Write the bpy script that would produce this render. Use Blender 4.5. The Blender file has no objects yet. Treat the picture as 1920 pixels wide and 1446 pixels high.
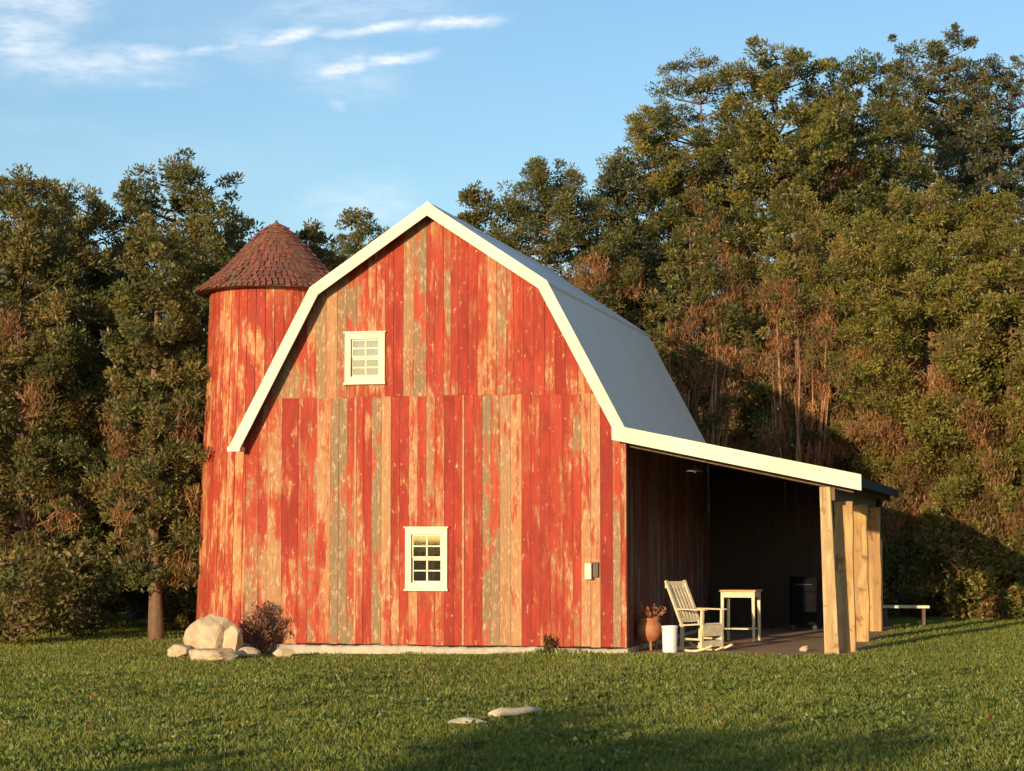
import bpy, math, random
import numpy as np
from mathutils import Vector, Matrix
R = math.radians
scene = bpy.context.scene
COL = scene.collection

# ------------------------------------------------------------------ camera
CAM_H = 1.65
cam_d = bpy.data.cameras.new('camera')
cam = bpy.data.objects.new('camera', cam_d)
COL.objects.link(cam)
cam_d.sensor_width = 36.0
cam_d.lens = 75.0
cam_d.clip_end = 2000.0
cam.location = (0, 0, CAM_H)
PITCH = math.atan(282 / 4000)
cam.rotation_euler = (R(90) + PITCH, 0, 0)
scene.camera = cam

# ------------------------------------------------------------------ light
SUN_EL, SUN_AZ = 7.8, 28.0          # azimuth: degrees left of straight behind the camera
az, el = R(SUN_AZ), R(SUN_EL)
SUN_V = Vector((-math.sin(az) * math.cos(el), -math.cos(az) * math.cos(el), math.sin(el)))
sd = bpy.data.lights.new('sun', 'SUN')
sd.energy = 4.1
sd.angle = R(0.6)
sd.color = (1.0, 0.75, 0.47)
sun = bpy.data.objects.new('sun', sd)
COL.objects.link(sun)
sun.rotation_euler = SUN_V.to_track_quat('Z', 'Y').to_euler()
sun.location = (-20, -40, 30)

scene.view_settings.view_transform = 'Standard'
scene.view_settings.look = 'None'
scene.view_settings.exposure = 0.45
scene.view_settings.gamma = 1.0
scene.cycles.max_bounces = 8
scene.cycles.transparent_max_bounces = 12


# ------------------------------------------------------------------ node helper
class NT:
    def __init__(self, tree):
        self.t = tree
        self.n = tree.nodes
        self.l = tree.links

    def put(self, sock, v):
        if isinstance(v, bpy.types.NodeSocket):
            self.l.new(v, sock)
        elif v is not None:
            if sock.type == 'RGBA' and len(v) == 3:
                v = (*v, 1)
            sock.default_value = v

    def add(self, kind, **props):
        nd = self.n.new(kind)
        for k, v in props.items():
            setattr(nd, k, v)
        return nd

    def math(self, op, a, b=None, c=None, clamp=False):
        nd = self.add('ShaderNodeMath', operation=op, use_clamp=clamp)
        self.put(nd.inputs[0], a)
        self.put(nd.inputs[1], b)
        self.put(nd.inputs[2], c)
        return nd.outputs[0]

    def mix(self, f, a, b, blend='MIX'):
        nd = self.add('ShaderNodeMix', data_type='RGBA', blend_type=blend)
        self.put(nd.inputs[0], f)
        self.put(nd.inputs[6], a)
        self.put(nd.inputs[7], b)
        return nd.outputs[2]

    def ramp(self, v, lo, hi, a=0.0, b=1.0):
        nd = self.add('ShaderNodeMapRange', interpolation_type='SMOOTHSTEP')
        self.put(nd.inputs[0], v)
        nd.inputs[1].default_value = lo
        nd.inputs[2].default_value = hi
        nd.inputs[3].default_value = a
        nd.inputs[4].default_value = b
        return nd.outputs[0]

    def noise(self, vec, scale, detail=4.0, rough=0.55, dist=0.0):
        nd = self.add('ShaderNodeTexNoise')
        self.put(nd.inputs['Vector'], vec)
        nd.inputs['Scale'].default_value = scale
        nd.inputs['Detail'].default_value = detail
        nd.inputs['Roughness'].default_value = rough
        nd.inputs['Distortion'].default_value = dist
        return nd.outputs['Fac']

    def obj(self):
        return self.add('ShaderNodeTexCoord').outputs['Object']

    def scale(self, vec, s, add=None):
        nd = self.add('ShaderNodeVectorMath', operation='MULTIPLY')
        self.put(nd.inputs[0], vec)
        nd.inputs[1].default_value = s
        o = nd.outputs[0]
        if add is not None:
            a = self.add('ShaderNodeVectorMath', operation='ADD')
            self.put(a.inputs[0], o)
            self.put(a.inputs[1], add)
            o = a.outputs[0]
        return o

    def attr(self, name):
        nd = self.add('ShaderNodeAttribute', attribute_name=name)
        return nd

    def bump(self, h, strength=0.3, dist=0.01):
        nd = self.add('ShaderNodeBump')
        nd.inputs['Strength'].default_value = strength
        nd.inputs['Distance'].default_value = dist
        self.put(nd.inputs['Height'], h)
        return nd.outputs[0]


def material(name):
    m = bpy.data.materials.new(name)
    m.use_nodes = True
    nt = NT(m.node_tree)
    b = m.node_tree.nodes['Principled BSDF']
    return m, nt, b


def simple_mat(name, c1, c2, scale=6.0, rough=0.7, stretch=(1, 1, 1), metal=0.0, bump=0.15, lo=0.35, hi=0.65):
    m, nt, b = material(name)
    v = nt.scale(nt.obj(), stretch)
    n = nt.noise(v, scale, 6, 0.6)
    c = nt.mix(nt.ramp(n, lo, hi), c1, c2)
    fine = nt.noise(v, scale * 7, 4, 0.6)
    c = nt.mix(nt.ramp(fine, 0.3, 0.8, 0.0, 0.35), c, tuple(x * 0.55 for x in c1))
    nt.put(b.inputs['Base Color'], c)
    b.inputs['Roughness'].default_value = rough
    b.inputs['Metallic'].default_value = metal
    if bump:
        nt.put(b.inputs['Normal'], nt.bump(fine, bump, 0.01))
    return m


# ------------------------------------------------------------------ world sky
world = bpy.data.worlds.new('World')
scene.world = world
world.use_nodes = True
w = NT(world.node_tree)
bg = world.node_tree.nodes['Background']
sky = w.add('ShaderNodeTexSky', sky_type='NISHITA')
sky.sun_disc = False
sky.sun_elevation = R(SUN_EL)
sky.sun_rotation = R(180 + SUN_AZ)
sky.air_density = 1.0
sky.dust_density = 0.7
sky.ozone_density = 2.0
tc = w.add('ShaderNodeTexCoord').outputs['Generated']
sp = w.add('ShaderNodeSeparateXYZ')
w.put(sp.inputs[0], tc)
U = w.math('ARCTAN2', sp.outputs[0], sp.outputs[1])
V = w.math('ARCSINE', sp.outputs[2])
cmb = w.add('ShaderNodeCombineXYZ')
w.put(cmb.inputs[0], U)
w.put(cmb.inputs[1], V)
uv = cmb.outputs[0]
warp = w.noise(w.scale(uv, (1, 2.5, 1)), 26, 5, 0.6)
warp2 = w.noise(w.scale(uv, (1, 2.5, 1), (3.1, 7.7, 0)), 9, 3, 0.5)
fine = w.noise(w.scale(uv, (1, 3.2, 1), (1.7, 0, 0)), 60, 6, 0.65)
Uw = w.math('ADD', U, w.math('MULTIPLY', w.math('SUBTRACT', warp2, 0.5), 0.02))
Vw = w.math('ADD', V, w.math('MULTIPLY', w.math('SUBTRACT', warp, 0.5), 0.012))


def pxdir(px, py):
    return (px - 960) / 4000.0, math.atan((1005 - py) / 4000.0)


mask = None
for (x0, y0, x1, y1, th, amp) in ((470, 82, 605, 40, 14, 1.0), (590, 58, 800, 30, 12, 0.8), (760, 40, 950, 18, 11, 0.95),
                                  (585, 135, 700, 112, 16, 0.85), (680, 115, 815, 92, 9, 0.95),
                                  (200, 112, 350, 104, 16, 0.7), (330, 108, 470, 72, 12, 0.55),
                                  (-40, 70, 130, 110, 60, 0.6), (-60, 30, 200, 5, 45, 0.5), (-60, 135, 370, 122, 30, 0.5), (380, 60, 560, 95, 40, 0.3), (520, 120, 760, 140, 45, 0.28), (420, 20, 900, -10, 30, 0.3), (600, 190, 640, 195, 10, 0.3), (540, 390, 800, 370, 40, .3),
                                  (240, 160, 360, 158, 10, 0.25), (-200, 120, -900, 60, 70, 0.6), (1900, -500, 3200, -420, 120, 0.6),
                                  (-800, -900, 400, -1100, 150, 0.6)):
    ua, va = pxdir(x0, y0)
    ub, vb = pxdir(x1, y1)
    L = math.hypot(ub - ua, vb - va)
    cx, cy = (ua + ub) / 2, (va + vb) / 2
    dx, dy = (ub - ua) / L, (vb - va) / L
    pu = w.math('SUBTRACT', Uw, cx)
    pv = w.math('SUBTRACT', Vw, cy)
    al = w.math('ADD', w.math('MULTIPLY', pu, dx), w.math('MULTIPLY', pv, dy))
    ac = w.math('SUBTRACT', w.math('MULTIPLY', pv, dx), w.math('MULTIPLY', pu, dy))
    al = w.math('DIVIDE', al, L * 0.42)
    ac = w.math('DIVIDE', ac, th / 4000.0)
    r2 = w.math('ADD', w.math('POWER', w.math('ABSOLUTE', al), 3.0), w.math('MULTIPLY', ac, ac))
    g = w.math('MULTIPLY', w.math('EXPONENT', w.math('MULTIPLY', r2, -1.0)), amp)
    mask = g if mask is None else w.math('MAXIMUM', mask, g)
mask = w.math('MULTIPLY', mask, w.ramp(fine, 0.22, 0.70, 0.2, 1.0), clamp=True)
veil = w.math('MULTIPLY', w.ramp(w.noise(w.scale(uv, (1, 3, 1), (9.2, 1.3, 0)), 5, 5, 0.6), 0.42, 0.8), w.ramp(U, -0.05, -0.3, 0.05, 0.35))
mask = w.math('MAXIMUM', mask, veil)
SKY_K = 0.15
skyc = w.mix(1.0, sky.outputs[0], (0.90, 1.0, 1.10), 'MULTIPLY')
w.put(bg.inputs[0], w.mix(mask, skyc, (5.6, 5.6, 5.7)))
bg.inputs[1].default_value = SKY_K


# ------------------------------------------------------------------ mesh helpers
class MB:
    """collects polygons, builds one mesh object"""

    def __init__(self):
        self.v, self.f, self.c = [], [], []
        self.tone = (0.5, 0.5, 0.5)

    def poly(self, pts, faces):
        b = len(self.v)
        self.v += [tuple(p) for p in pts]
        self.f += [tuple(b + i for i in f) for f in faces]
        self.c += [self.tone] * len(pts)

    def prism(self, poly2, y0, y1, axis='y'):
        """extrude polygon given in (x,z) from y0 to y1"""
        n = len(poly2)
        if axis == 'y':
            a = [(x, y0, z) for x, z in poly2]
            b = [(x, y1, z) for x, z in poly2]
        elif axis == 'x':
            a = [(y0, x, z) for x, z in poly2]
            b = [(y1, x, z) for x, z in poly2]
        else:
            a = [(x, z, y0) for x, z in poly2]
            b = [(x, z, y1) for x, z in poly2]
        fs = [tuple(range(n)), tuple(range(2 * n - 1, n - 1, -1))]
        for i in range(n):
            j = (i + 1) % n
            fs.append((i, i + n, j + n, j))
        self.poly(a + b, fs)

    def box(self, x0, x1, y0, y1, z0, z1):
        self.prism([(x0, z0), (x1, z0), (x1, z1), (x0, z1)], y0, y1)

    def bar(self, p, q, w=0.04, t=0.04, up=(0, 0, 1), w2=None, t2=None):
        p, q = Vector(p), Vector(q)
        d = (q - p).normalized()
        u = Vector(up)
        s = d.cross(u)
        if s.length < 1e-4:
            s = d.cross(Vector((1, 0, 0)))
        s.normalize()
        n = s.cross(d).normalized()
        w2 = w if w2 is None else w2
        t2 = t if t2 is None else t2
        pts = []
        for c, ww, tt in ((p, w, t), (q, w2, t2)):
            for a, b in ((-1, -1), (1, -1), (1, 1), (-1, 1)):
                pts.append(c + s * (a * ww / 2) + n * (b * tt / 2))
        self.poly(pts, [(3, 2, 1, 0), (4, 5, 6, 7), (0, 1, 5, 4), (1, 2, 6, 5), (2, 3, 7, 6), (3, 0, 4, 7)])

    def tube(self, pts, rad, n=8):
        pts = [Vector(p) for p in pts]
        if not hasattr(rad, '__len__'):
            rad = [rad] * len(pts)
        rings = []
        for i, p in enumerate(pts):
            d = (pts[min(i + 1, len(pts) - 1)] - pts[max(i - 1, 0)]).normalized()
            s = d.cross(Vector((0.31, 0.95, 0.05)))
            if s.length < 1e-3:
                s = d.cross(Vector((1, 0, 0)))
            s.normalize()
            t = s.cross(d)
            rings.append([p + (s * math.cos(2 * math.pi * k / n) + t * math.sin(2 * math.pi * k / n)) * rad[i] for k in range(n)])
        vs = [q for r_ in rings for q in r_]
        fs = []
        for i in range(len(rings) - 1):
            for k in range(n):
                a, b = i * n + k, i * n + (k + 1) % n
                fs.append((a, b, b + n, a + n))
        fs.append(tuple(range(n))[::-1])
        fs.append(tuple(len(vs) - n + k for k in range(n)))
        self.poly(vs, fs)

    def lathe(self, prof, n=32, c=(0, 0, 0), close=True):
        vs = []
        for r_, z in prof:
            for k in range(n):
                a = 2 * math.pi * k / n
                vs.append((c[0] + r_ * math.cos(a), c[1] + r_ * math.sin(a), c[2] + z))
        fs = []
        for i in range(len(prof) - 1):
            for k in range(n):
                a, b = i * n + k, i * n + (k + 1) % n
                fs.append((a, b, b + n, a + n))
        if close:
            fs.append(tuple(range(n))[::-1])
            fs.append(tuple(len(vs) - n + k for k in range(n)))
        self.poly(vs, fs)

    def build(self, name, mat, parent=None, loc=None, smooth=False, bevel=0.0):
        me = bpy.data.meshes.new(name)
        me.from_pydata(self.v, [], self.f)
        a = me.color_attributes.new('tone', 'FLOAT_COLOR', 'POINT')
        a.data.foreach_set('color', np.array([(*c, 1.0) for c in self.c], dtype=np.float32).ravel())
        me.materials.append(mat)
        o = bpy.data.objects.new(name, me)
        COL.objects.link(o)
        if parent:
            o.parent = parent
        if loc:
            o.location = loc
        if smooth:
            me.polygons.foreach_set('use_smooth', [True] * len(me.polygons))
        if bevel:
            md = o.modifiers.new('bevel', 'BEVEL')
            md.width = bevel
            md.segments = 2
            md.limit_method = 'ANGLE'
        me.validate()
        me.update()
        return o


def np_mesh(name, verts, faces_n, mat, tint=None, parent=None, normals_up=False):
    """verts (F*k,3), polygons of k consecutive vertices"""
    k = faces_n
    nv = len(verts)
    nf = nv // k
    me = bpy.data.meshes.new(name)
    me.vertices.add(nv)
    me.vertices.foreach_set('co', np.ascontiguousarray(verts, dtype=np.float32).ravel())
    me.loops.add(nv)
    me.loops.foreach_set('vertex_index', np.arange(nv, dtype=np.int32))
    me.polygons.add(nf)
    me.polygons.foreach_set('loop_start', np.arange(0, nv, k, dtype=np.int32))
    me.update(calc_edges=True)
    if tint is not None:
        a = me.color_attributes.new('tint', 'FLOAT_COLOR', 'POINT')
        c = np.ones((nv, 4), dtype=np.float32)
        c[:, :3] = tint
        a.data.foreach_set('color', c.ravel())
    me.materials.append(mat)
    o = bpy.data.objects.new(name, me)
    COL.objects.link(o)
    if parent:
        o.parent = parent
    return o


def tag(o, label=None, cat=None, group=None, kind=None):
    if label:
        o['label'] = label
    if cat:
        o['category'] = cat
    if group:
        o['group'] = group
    if kind:
        o['kind'] = kind
    return o


def empty(name, loc, rz=0.0, label=None, cat=None, group=None):
    o = bpy.data.objects.new(name, None)
    o.empty_display_size = 0.3
    COL.objects.link(o)
    o.location = loc
    o.rotation_euler = (0, 0, rz)
    return tag(o, label, cat, group)


def copy_tree(o, parent=None):
    c = o.copy()
    COL.objects.link(c)
    if parent:
        c.parent = parent
    for ch in list(o.children):
        copy_tree(ch, c)
    return c


def gz(x, y):
    """lawn height"""
    s = 0.011 * np.clip(x + 1.2, -14, 14)
    far = np.clip((np.asarray(y) - 12) / 12, 0, 1)
    return s * far - 0.085 + 0.025 * np.sin(x * 0.55 + 1.3) * np.sin(np.asarray(y) * 0.42) * np.clip((29 - np.asarray(y)) / 6, 0, 1)


# barn frame: X along the gable front, Y into the barn, Z up
YAW = R(13.7)
OX, OY = -1.197, 31.70
CY_, SY_ = math.cos(YAW), math.sin(YAW)


def W(x, y, z=0.0):
    return Vector((OX + x * CY_ + y * SY_, OY - x * SY_ + y * CY_, z))


def local_np(x, y):
    dx, dy = x - OX, y - OY
    return dx * CY_ - dy * SY_, dx * SY_ + dy * CY_


# ------------------------------------------------------------------ materials
def board_material(name, red1, red2, orange, tan, pale):
    m, nt, b = material(name)
    at = nt.attr('tone')
    s = nt.add('ShaderNodeSeparateColor')
    nt.put(s.inputs[0], at.outputs['Color'])
    wear, hue, seed = s.outputs[0], s.outputs[1], s.outputs[2]
    sh = nt.add('ShaderNodeCombineXYZ')
    nt.put(sh.inputs[0], nt.math('MULTIPLY', seed, 63.0))
    nt.put(sh.inputs[1], nt.math('MULTIPLY', seed, 17.0))
    nt.put(sh.inputs[2], nt.math('MULTIPLY', seed, 41.0))
    o = nt.obj()
    off = sh.outputs[0]
    patch = nt.noise(nt.scale(o, (5.5, 5.5, 1.35), off), 1.0, 10, 0.68, 0.5)
    streak = nt.noise(nt.scale(o, (17, 17, 0.9), off), 1.0, 6, 0.62, 0.3)
    big = nt.noise(nt.scale(o, (1.6, 1.6, 0.75), off), 1.0, 4, 0.6)
    grainn = nt.noise(nt.scale(o, (75, 75, 2.2), off), 1.0, 5, 0.6)
    flake = nt.noise(nt.scale(o, (21, 21, 7.5), off), 1.0, 8, 0.72, 0.6)
    e = nt.math('ADD', nt.math('MULTIPLY', patch, 0.60), nt.math('MULTIPLY', streak, 0.30))
    e = nt.math('ADD', e, nt.math('MULTIPLY', big, 0.55))
    e = nt.math('SUBTRACT', e, 0.232)
    e = nt.math('ADD', e, nt.math('MULTIPLY', nt.math('SUBTRACT', wear, 0.5), 0.29))
    e = nt.math('ADD', e, nt.math('MULTIPLY', nt.math('SUBTRACT', flake, 0.5), 0.22))
    # the lower left of the front is worn the most
    dv = nt.add('ShaderNodeVectorMath', operation='SUBTRACT')
    nt.put(dv.inputs[0], o)
    dv.inputs[1].default_value = (-2.55, 0.0, 1.05)
    dl = nt.add('ShaderNodeVectorMath', operation='LENGTH')
    nt.put(dl.inputs[0], dv.outputs[0])
    e = nt.math('ADD', e, nt.ramp(dl.outputs[1], 0.95, 0.1, 0.0, 0.10))
    paint = nt.mix(hue, red1, red2)
    paint = nt.mix(nt.ramp(patch, 0.38, 0.62, 0, 0.7), paint, tuple(x * 0.6 for x in red1))
    grey = (tan[0] * .55, tan[1] * .68, tan[2] * .78)
    wood = nt.mix(nt.ramp(streak, 0.40, 0.66, 0, 0.6), tan, orange)
    wood = nt.mix(nt.ramp(hue, 0.38, 0.80, 0.0, 0.95), wood, grey)
    wood = nt.mix(nt.ramp(flake, 0.50, 0.66, 0.0, 0.85), wood, pale)
    c = nt.mix(nt.ramp(e, 0.43, 0.545, 0.0, 0.62), paint, orange)
    c = nt.mix(nt.ramp(e, 0.508, 0.578), c, wood)
    c = nt.mix(nt.ramp(grainn, 0.52, 0.75, 0.0, 0.5), c, tuple(x * 0.38 for x in orange))
    c = nt.mix(nt.ramp(flake, 0.61, 0.66, 0.0, 0.8), c, pale)
    c = nt.mix(nt.ramp(flake, 0.36, 0.31, 0.0, 0.6), c, (0.12, 0.045, 0.025))
    nt.put(b.inputs['Base Color'], c)
    b.inputs['Roughness'].default_value = 0.75
    b.inputs['Specular IOR Level'].default_value = 0.25
    h = nt.math('ADD', nt.math('MULTIPLY', grainn, 0.6), nt.math('MULTIPLY', e, -0.8))
    nt.put(b.inputs['Normal'], nt.bump(h, 0.35, 0.008))
    return m


M_BOARD = board_material('weathered_red_boards', (0.33, 0.032, 0.019), (0.44, 0.060, 0.030), (0.46, 0.135, 0.055), (0.42, 0.235, 0.108), (0.60, 0.40, 0.225))
M_BOARD_SHADE = board_material('red_boards_shade_in_colour', (0.20, 0.045, 0.035), (0.28, 0.085, 0.06), (0.22, 0.10, 0.07), (0.26, 0.19, 0.15), (0.36, 0.27, 0.21))  # darker copy of the red boards, lean-to shade put into the colour
M_SILO = board_material('weathered_silo_staves', (0.36, 0.040, 0.024), (0.46, 0.080, 0.038), (0.50, 0.165, 0.065), (0.50, 0.26, 0.11), (0.66, 0.42, 0.22))
M_BLACKWOOD = simple_mat('black_board', (0.018, 0.014, 0.012), (0.028, 0.02, 0.016), 3, 0.95)  # even near-black colour for the lean-to's side fascia
M_TABLE = simple_mat('warm_table_top', (0.62, 0.42, 0.18), (0.50, 0.32, 0.13), 3, 0.6, (1, 6, 6))
M_BLACK = simple_mat('black_enamel', (0.007, 0.007, 0.008), (0.012, 0.012, 0.013), 5, 0.9, bump=0.0)
M_BLACK.node_tree.nodes['Principled BSDF'].inputs['Specular IOR Level'].default_value = 0.1
M_LIMB = simple_mat('reddish_bark', (0.34, 0.155, 0.075), (0.46, 0.24, 0.12), 5, 0.95, (3, 3, 0.7), bump=0.6)
M_TRIM, nt, b = material('cream_paint')
n1 = nt.noise(nt.obj(), 1.6, 6, 0.65)
n2 = nt.noise(nt.obj(), 18, 7, 0.7)
c = nt.mix(nt.ramp(n1, 0.35, 0.65), (0.80, 0.74, 0.53), (0.70, 0.63, 0.42))
c = nt.mix(nt.ramp(n2, 0.58, 0.68, 0, 0.55), c, (0.42, 0.33, 0.20))
nt.put(b.inputs['Base Color'], c)
b.inputs['Roughness'].default_value = 0.6
nt.put(b.inputs['Normal'], nt.bump(n2, 0.25, 0.008))
M_FOUND = simple_mat('pale_concrete', (0.55, 0.48, 0.36), (0.42, 0.36, 0.26), 5, 0.9)
M_STONE = simple_mat('pale_limestone', (0.64, 0.50, 0.31), (0.46, 0.35, 0.21), 3.5, 0.9, bump=0.8)


def rough_post(name, c1, c2, dark):
    m, nt, b = material(name)
    o = nt.obj()
    n1 = nt.noise(nt.scale(o, (9, 9, 1.0)), 1.0, 7, 0.65, 0.6)
    n2 = nt.noise(nt.scale(o, (60, 60, 2.0)), 1.0, 5, 0.6)
    n3 = nt.noise(nt.scale(o, (6, 6, 4.0)), 1.0, 6, 0.65)
    c = nt.mix(nt.ramp(n1, 0.42, 0.58), c1, c2)
    c = nt.mix(nt.ramp(n2, 0.5, 0.72, 0, 0.6), c, dark)
    c = nt.mix(nt.ramp(n3, 0.55, 0.64, 0, 0.8), c, dark)
    nt.put(b.inputs['Base Color'], c)
    b.inputs['Roughness'].default_value = 0.85
    nt.put(b.inputs['Normal'], nt.bump(nt.math('ADD', n1, n2), 0.6, 0.012))
    return m


M_TIMBER = rough_post('rough_timber', (0.58, 0.43, 0.22), (0.44, 0.29, 0.13), (0.20, 0.11, 0.05))
M_POST = rough_post('golden_timber', (0.56, 0.36, 0.14), (0.40, 0.23, 0.09), (0.17, 0.085, 0.04))
M_OLDWOOD = simple_mat('brown_timber', (0.12, 0.08, 0.05), (0.18, 0.12, 0.075), 3.0, 0.85, (4, 4, 0.6), bump=0.3)
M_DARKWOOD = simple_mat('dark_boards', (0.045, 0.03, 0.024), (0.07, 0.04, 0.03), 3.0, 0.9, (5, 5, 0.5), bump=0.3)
M_WHITE = simple_mat('worn_cream_paint', (0.78, 0.67, 0.43), (0.62, 0.50, 0.30), 7.0, 0.5, bump=0.1)
M_PAIL = simple_mat('white_plastic', (0.85, 0.84, 0.80), (0.80, 0.79, 0.74), 3.0, 0.4, bump=0.0)
M_DARKMETAL = simple_mat('dark_metal', (0.03, 0.03, 0.035), (0.05, 0.05, 0.055), 5, 0.45, metal=0.3, bump=0.05)
M_GREYMETAL = simple_mat('grey_metal', (0.30, 0.31, 0.33), (0.22, 0.23, 0.25), 5, 0.45, metal=0.4, bump=0.05)
M_TERRA = simple_mat('rusty_clay', (0.40, 0.13, 0.045), (0.50, 0.22, 0.10), 6, 0.75, bump=0.3)
M_BLUE = simple_mat('blue_plastic', (0.012, 0.045, 0.13), (0.015, 0.055, 0.16), 3, 0.45, bump=0.0)
M_CURTAIN = simple_mat('grey_curtain', (0.20, 0.21, 0.17), (0.12, 0.13, 0.105), 8, 0.9, (3, 3, 0.4))
M_INSIDE = simple_mat('red_curtain', (0.22, 0.05, 0.04), (0.12, 0.03, 0.03), 8, 0.9, (3, 3, 0.4))
M_DRIFT = simple_mat('bleached_wood', (0.84, 0.70, 0.48), (0.68, 0.54, 0.34), 5, 0.85, (1, 6, 6), bump=0.5)
M_BARK = simple_mat('pine_bark', (0.16, 0.095, 0.06), (0.25, 0.15, 0.09), 6, 0.95, (3, 3, 0.7), bump=0.8)

# roof metal
M_ROOF, nt, b = material('galvanised_roof')
n1 = nt.noise(nt.scale(nt.obj(), (1.0, 0.9, 0.35)), 2.2, 6, 0.6)
n2 = nt.noise(nt.scale(nt.obj(), (9, 9, 0.6)), 1.0, 5, 0.6)
c = nt.mix(nt.ramp(n1, 0.3, 0.7), (0.88, 0.74, 0.63), (0.82, 0.70, 0.61))
c = nt.mix(nt.ramp(n2, 0.55, 0.8, 0, 0.3), c, (0.40, 0.35, 0.31))
nt.put(b.inputs['Base Color'], c)
b.inputs['Roughness'].default_value = 0.42
b.inputs['Metallic'].default_value = 0.0

# shingles on the silo roof
M_SHINGLE, nt, b = material('wood_shingles')
at = nt.attr('tone')
n1 = nt.noise(nt.obj(), 5.0, 6, 0.65)
n2 = nt.noise(nt.scale(nt.obj(), (20, 20, 4)), 1.0, 5, 0.6)
sepn = nt.add('ShaderNodeSeparateColor')
nt.put(sepn.inputs[0], at.outputs['Color'])
c = nt.mix(sepn.outputs[0], (0.13, 0.045, 0.032), (0.26, 0.085, 0.05))
c = nt.mix(nt.ramp(n1, 0.48, 0.68, 0, 0.75), c, (0.16, 0.12, 0.06))
c = nt.mix(nt.ramp(n2, 0.5, 0.8, 0, 0.5), c, (0.07, 0.03, 0.025))
nt.put(b.inputs['Base Color'], c)
b.inputs['Roughness'].default_value = 0.9
nt.put(b.inputs['Normal'], nt.bump(n2, 0.5, 0.01))

# glass
M_GLASS = bpy.data.materials.new('window_glass')
M_GLASS.use_nodes = True
nt = NT(M_GLASS.node_tree)
nt.n.clear()
out = nt.add('ShaderNodeOutputMaterial')
tr = nt.add('ShaderNodeBsdfTransparent')
tr.inputs[0].default_value = (0.72, 0.78, 0.74, 1)
gl = nt.add('ShaderNodeBsdfGlossy')
gl.inputs['Roughness'].default_value = 0.03
fr = nt.add('ShaderNodeFresnel')
fr.inputs[0].default_value = 1.6
mx = nt.add('ShaderNodeMixShader')
nt.put(mx.inputs[0], nt.math('ADD', fr.outputs[0], 0.04))
nt.put(mx.inputs[1], tr.outputs[0])
nt.put(mx.inputs[2], gl.outputs[0])
nt.put(out.inputs[0], mx.outputs[0])


def leaf_material(name, trans=0.3):
    m = bpy.data.materials.new(name)
    m.use_nodes = True
    nt = NT(m.node_tree)
    nt.n.clear()
    out = nt.add('ShaderNodeOutputMaterial')
    at = nt.attr('tint')
    c = at.outputs['Color']
    n = nt.noise(nt.obj(), 2.0, 4, 0.6)
    c = nt.mix(nt.ramp(n, 0.35, 0.7, 0.0, 0.45), c, nt.mix(1.0, c, (1.5, 1.15, 0.8), 'MULTIPLY'))
    d = nt.add('ShaderNodeBsdfDiffuse')
    nt.put(d.inputs[0], c)
    t = nt.add('ShaderNodeBsdfTranslucent')
    nt.put(t.inputs[0], c)
    g = nt.add('ShaderNodeBsdfGlossy')
    g.inputs['Roughness'].default_value = 0.45
    g.inputs[0].default_value = (0.9, 0.9, 0.85, 1)
    m1 = nt.add('ShaderNodeMixShader')
    m1.inputs[0].default_value = trans
    nt.put(m1.inputs[1], d.outputs[0])
    nt.put(m1.inputs[2], t.outputs[0])
    m2 = nt.add('ShaderNodeMixShader')
    m2.inputs[0].default_value = 0.025
    nt.put(m2.inputs[1], m1.outputs[0])
    nt.put(m2.inputs[2], g.outputs[0])
    nt.put(out.inputs[0], m2.outputs[0])
    return m


M_LEAF = leaf_material('foliage', 0.4)
M_GRASS = leaf_material('grass_blades', 0.25)

# ------------------------------------------------------------------ ground
M_LAWN, nt, b = material('lawn_soil')
geo = nt.add('ShaderNodeNewGeometry').outputs['Position']
n1 = nt.noise(geo, 0.35, 5, 0.6)
n2 = nt.noise(geo, 9.0, 6, 0.65)
c = nt.mix(nt.ramp(n1, 0.35, 0.65), (0.16, 0.20, 0.035), (0.19, 0.21, 0.045))
c = nt.mix(nt.ramp(n2, 0.4, 0.7, 0, 0.7), c, (0.11, 0.135, 0.028))
nt.put(b.inputs['Base Color'], c)
b.inputs['Roughness'].default_value = 1.0
b.inputs['Specular IOR Level'].default_value = 0.1
nt.put(b.inputs['Normal'], nt.bump(n2, 0.6, 0.05))

xs = np.concatenate([[-600, -300, -120, -60], np.linspace(-30, 30, 61), [60, 120, 300, 600]])
ys = np.concatenate([[-600, -200, -60], np.linspace(-20, 60, 81), [80, 150, 300, 600]])
gx, gy = np.meshgrid(xs, ys, indexing='ij')
gzz = gz(gx, gy)
vv = np.stack([gx, gy, gzz], -1).reshape(-1, 3)
nx_, ny_ = len(xs), len(ys)
ff = [(i * ny_ + j, (i + 1) * ny_ + j, (i + 1) * ny_ + j + 1, i * ny_ + j + 1) for i in range(nx_ - 1) for j in range(ny_ - 1)]
me = bpy.data.meshes.new('lawn_ground')
me.from_pydata(vv.tolist(), [], ff)
me.polygons.foreach_set('use_smooth', [True] * len(me.polygons))
me.materials.append(M_LAWN)
ground = bpy.data.objects.new('ground', me)
COL.objects.link(ground)
tag(ground, kind='structure')

# dirt floor under the lean-to
M_DIRT = simple_mat('bare_dirt', (0.42, 0.24, 0.115), (0.34, 0.19, 0.09), 1.5, 1.0, bump=0.6)
mb = MB()
N = 24
pts = []
for i in range(N + 1):
    pts.append((2.75 + i * (6.35 - 2.75) / N, -0.35 + 0.10 * math.sin(i * 1.9) + 0.07 * math.sin(i * 0.7)))
pts += [(6.35, 9.0), (2.75, 9.0)]
wp = []
for (x, y) in pts:
    p = W(x, y)
    wp.append((p.x, p.y, 0))
lo = [(p[0], p[1], float(gz(p[0], p[1])) + 0.012) for p in wp]
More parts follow.
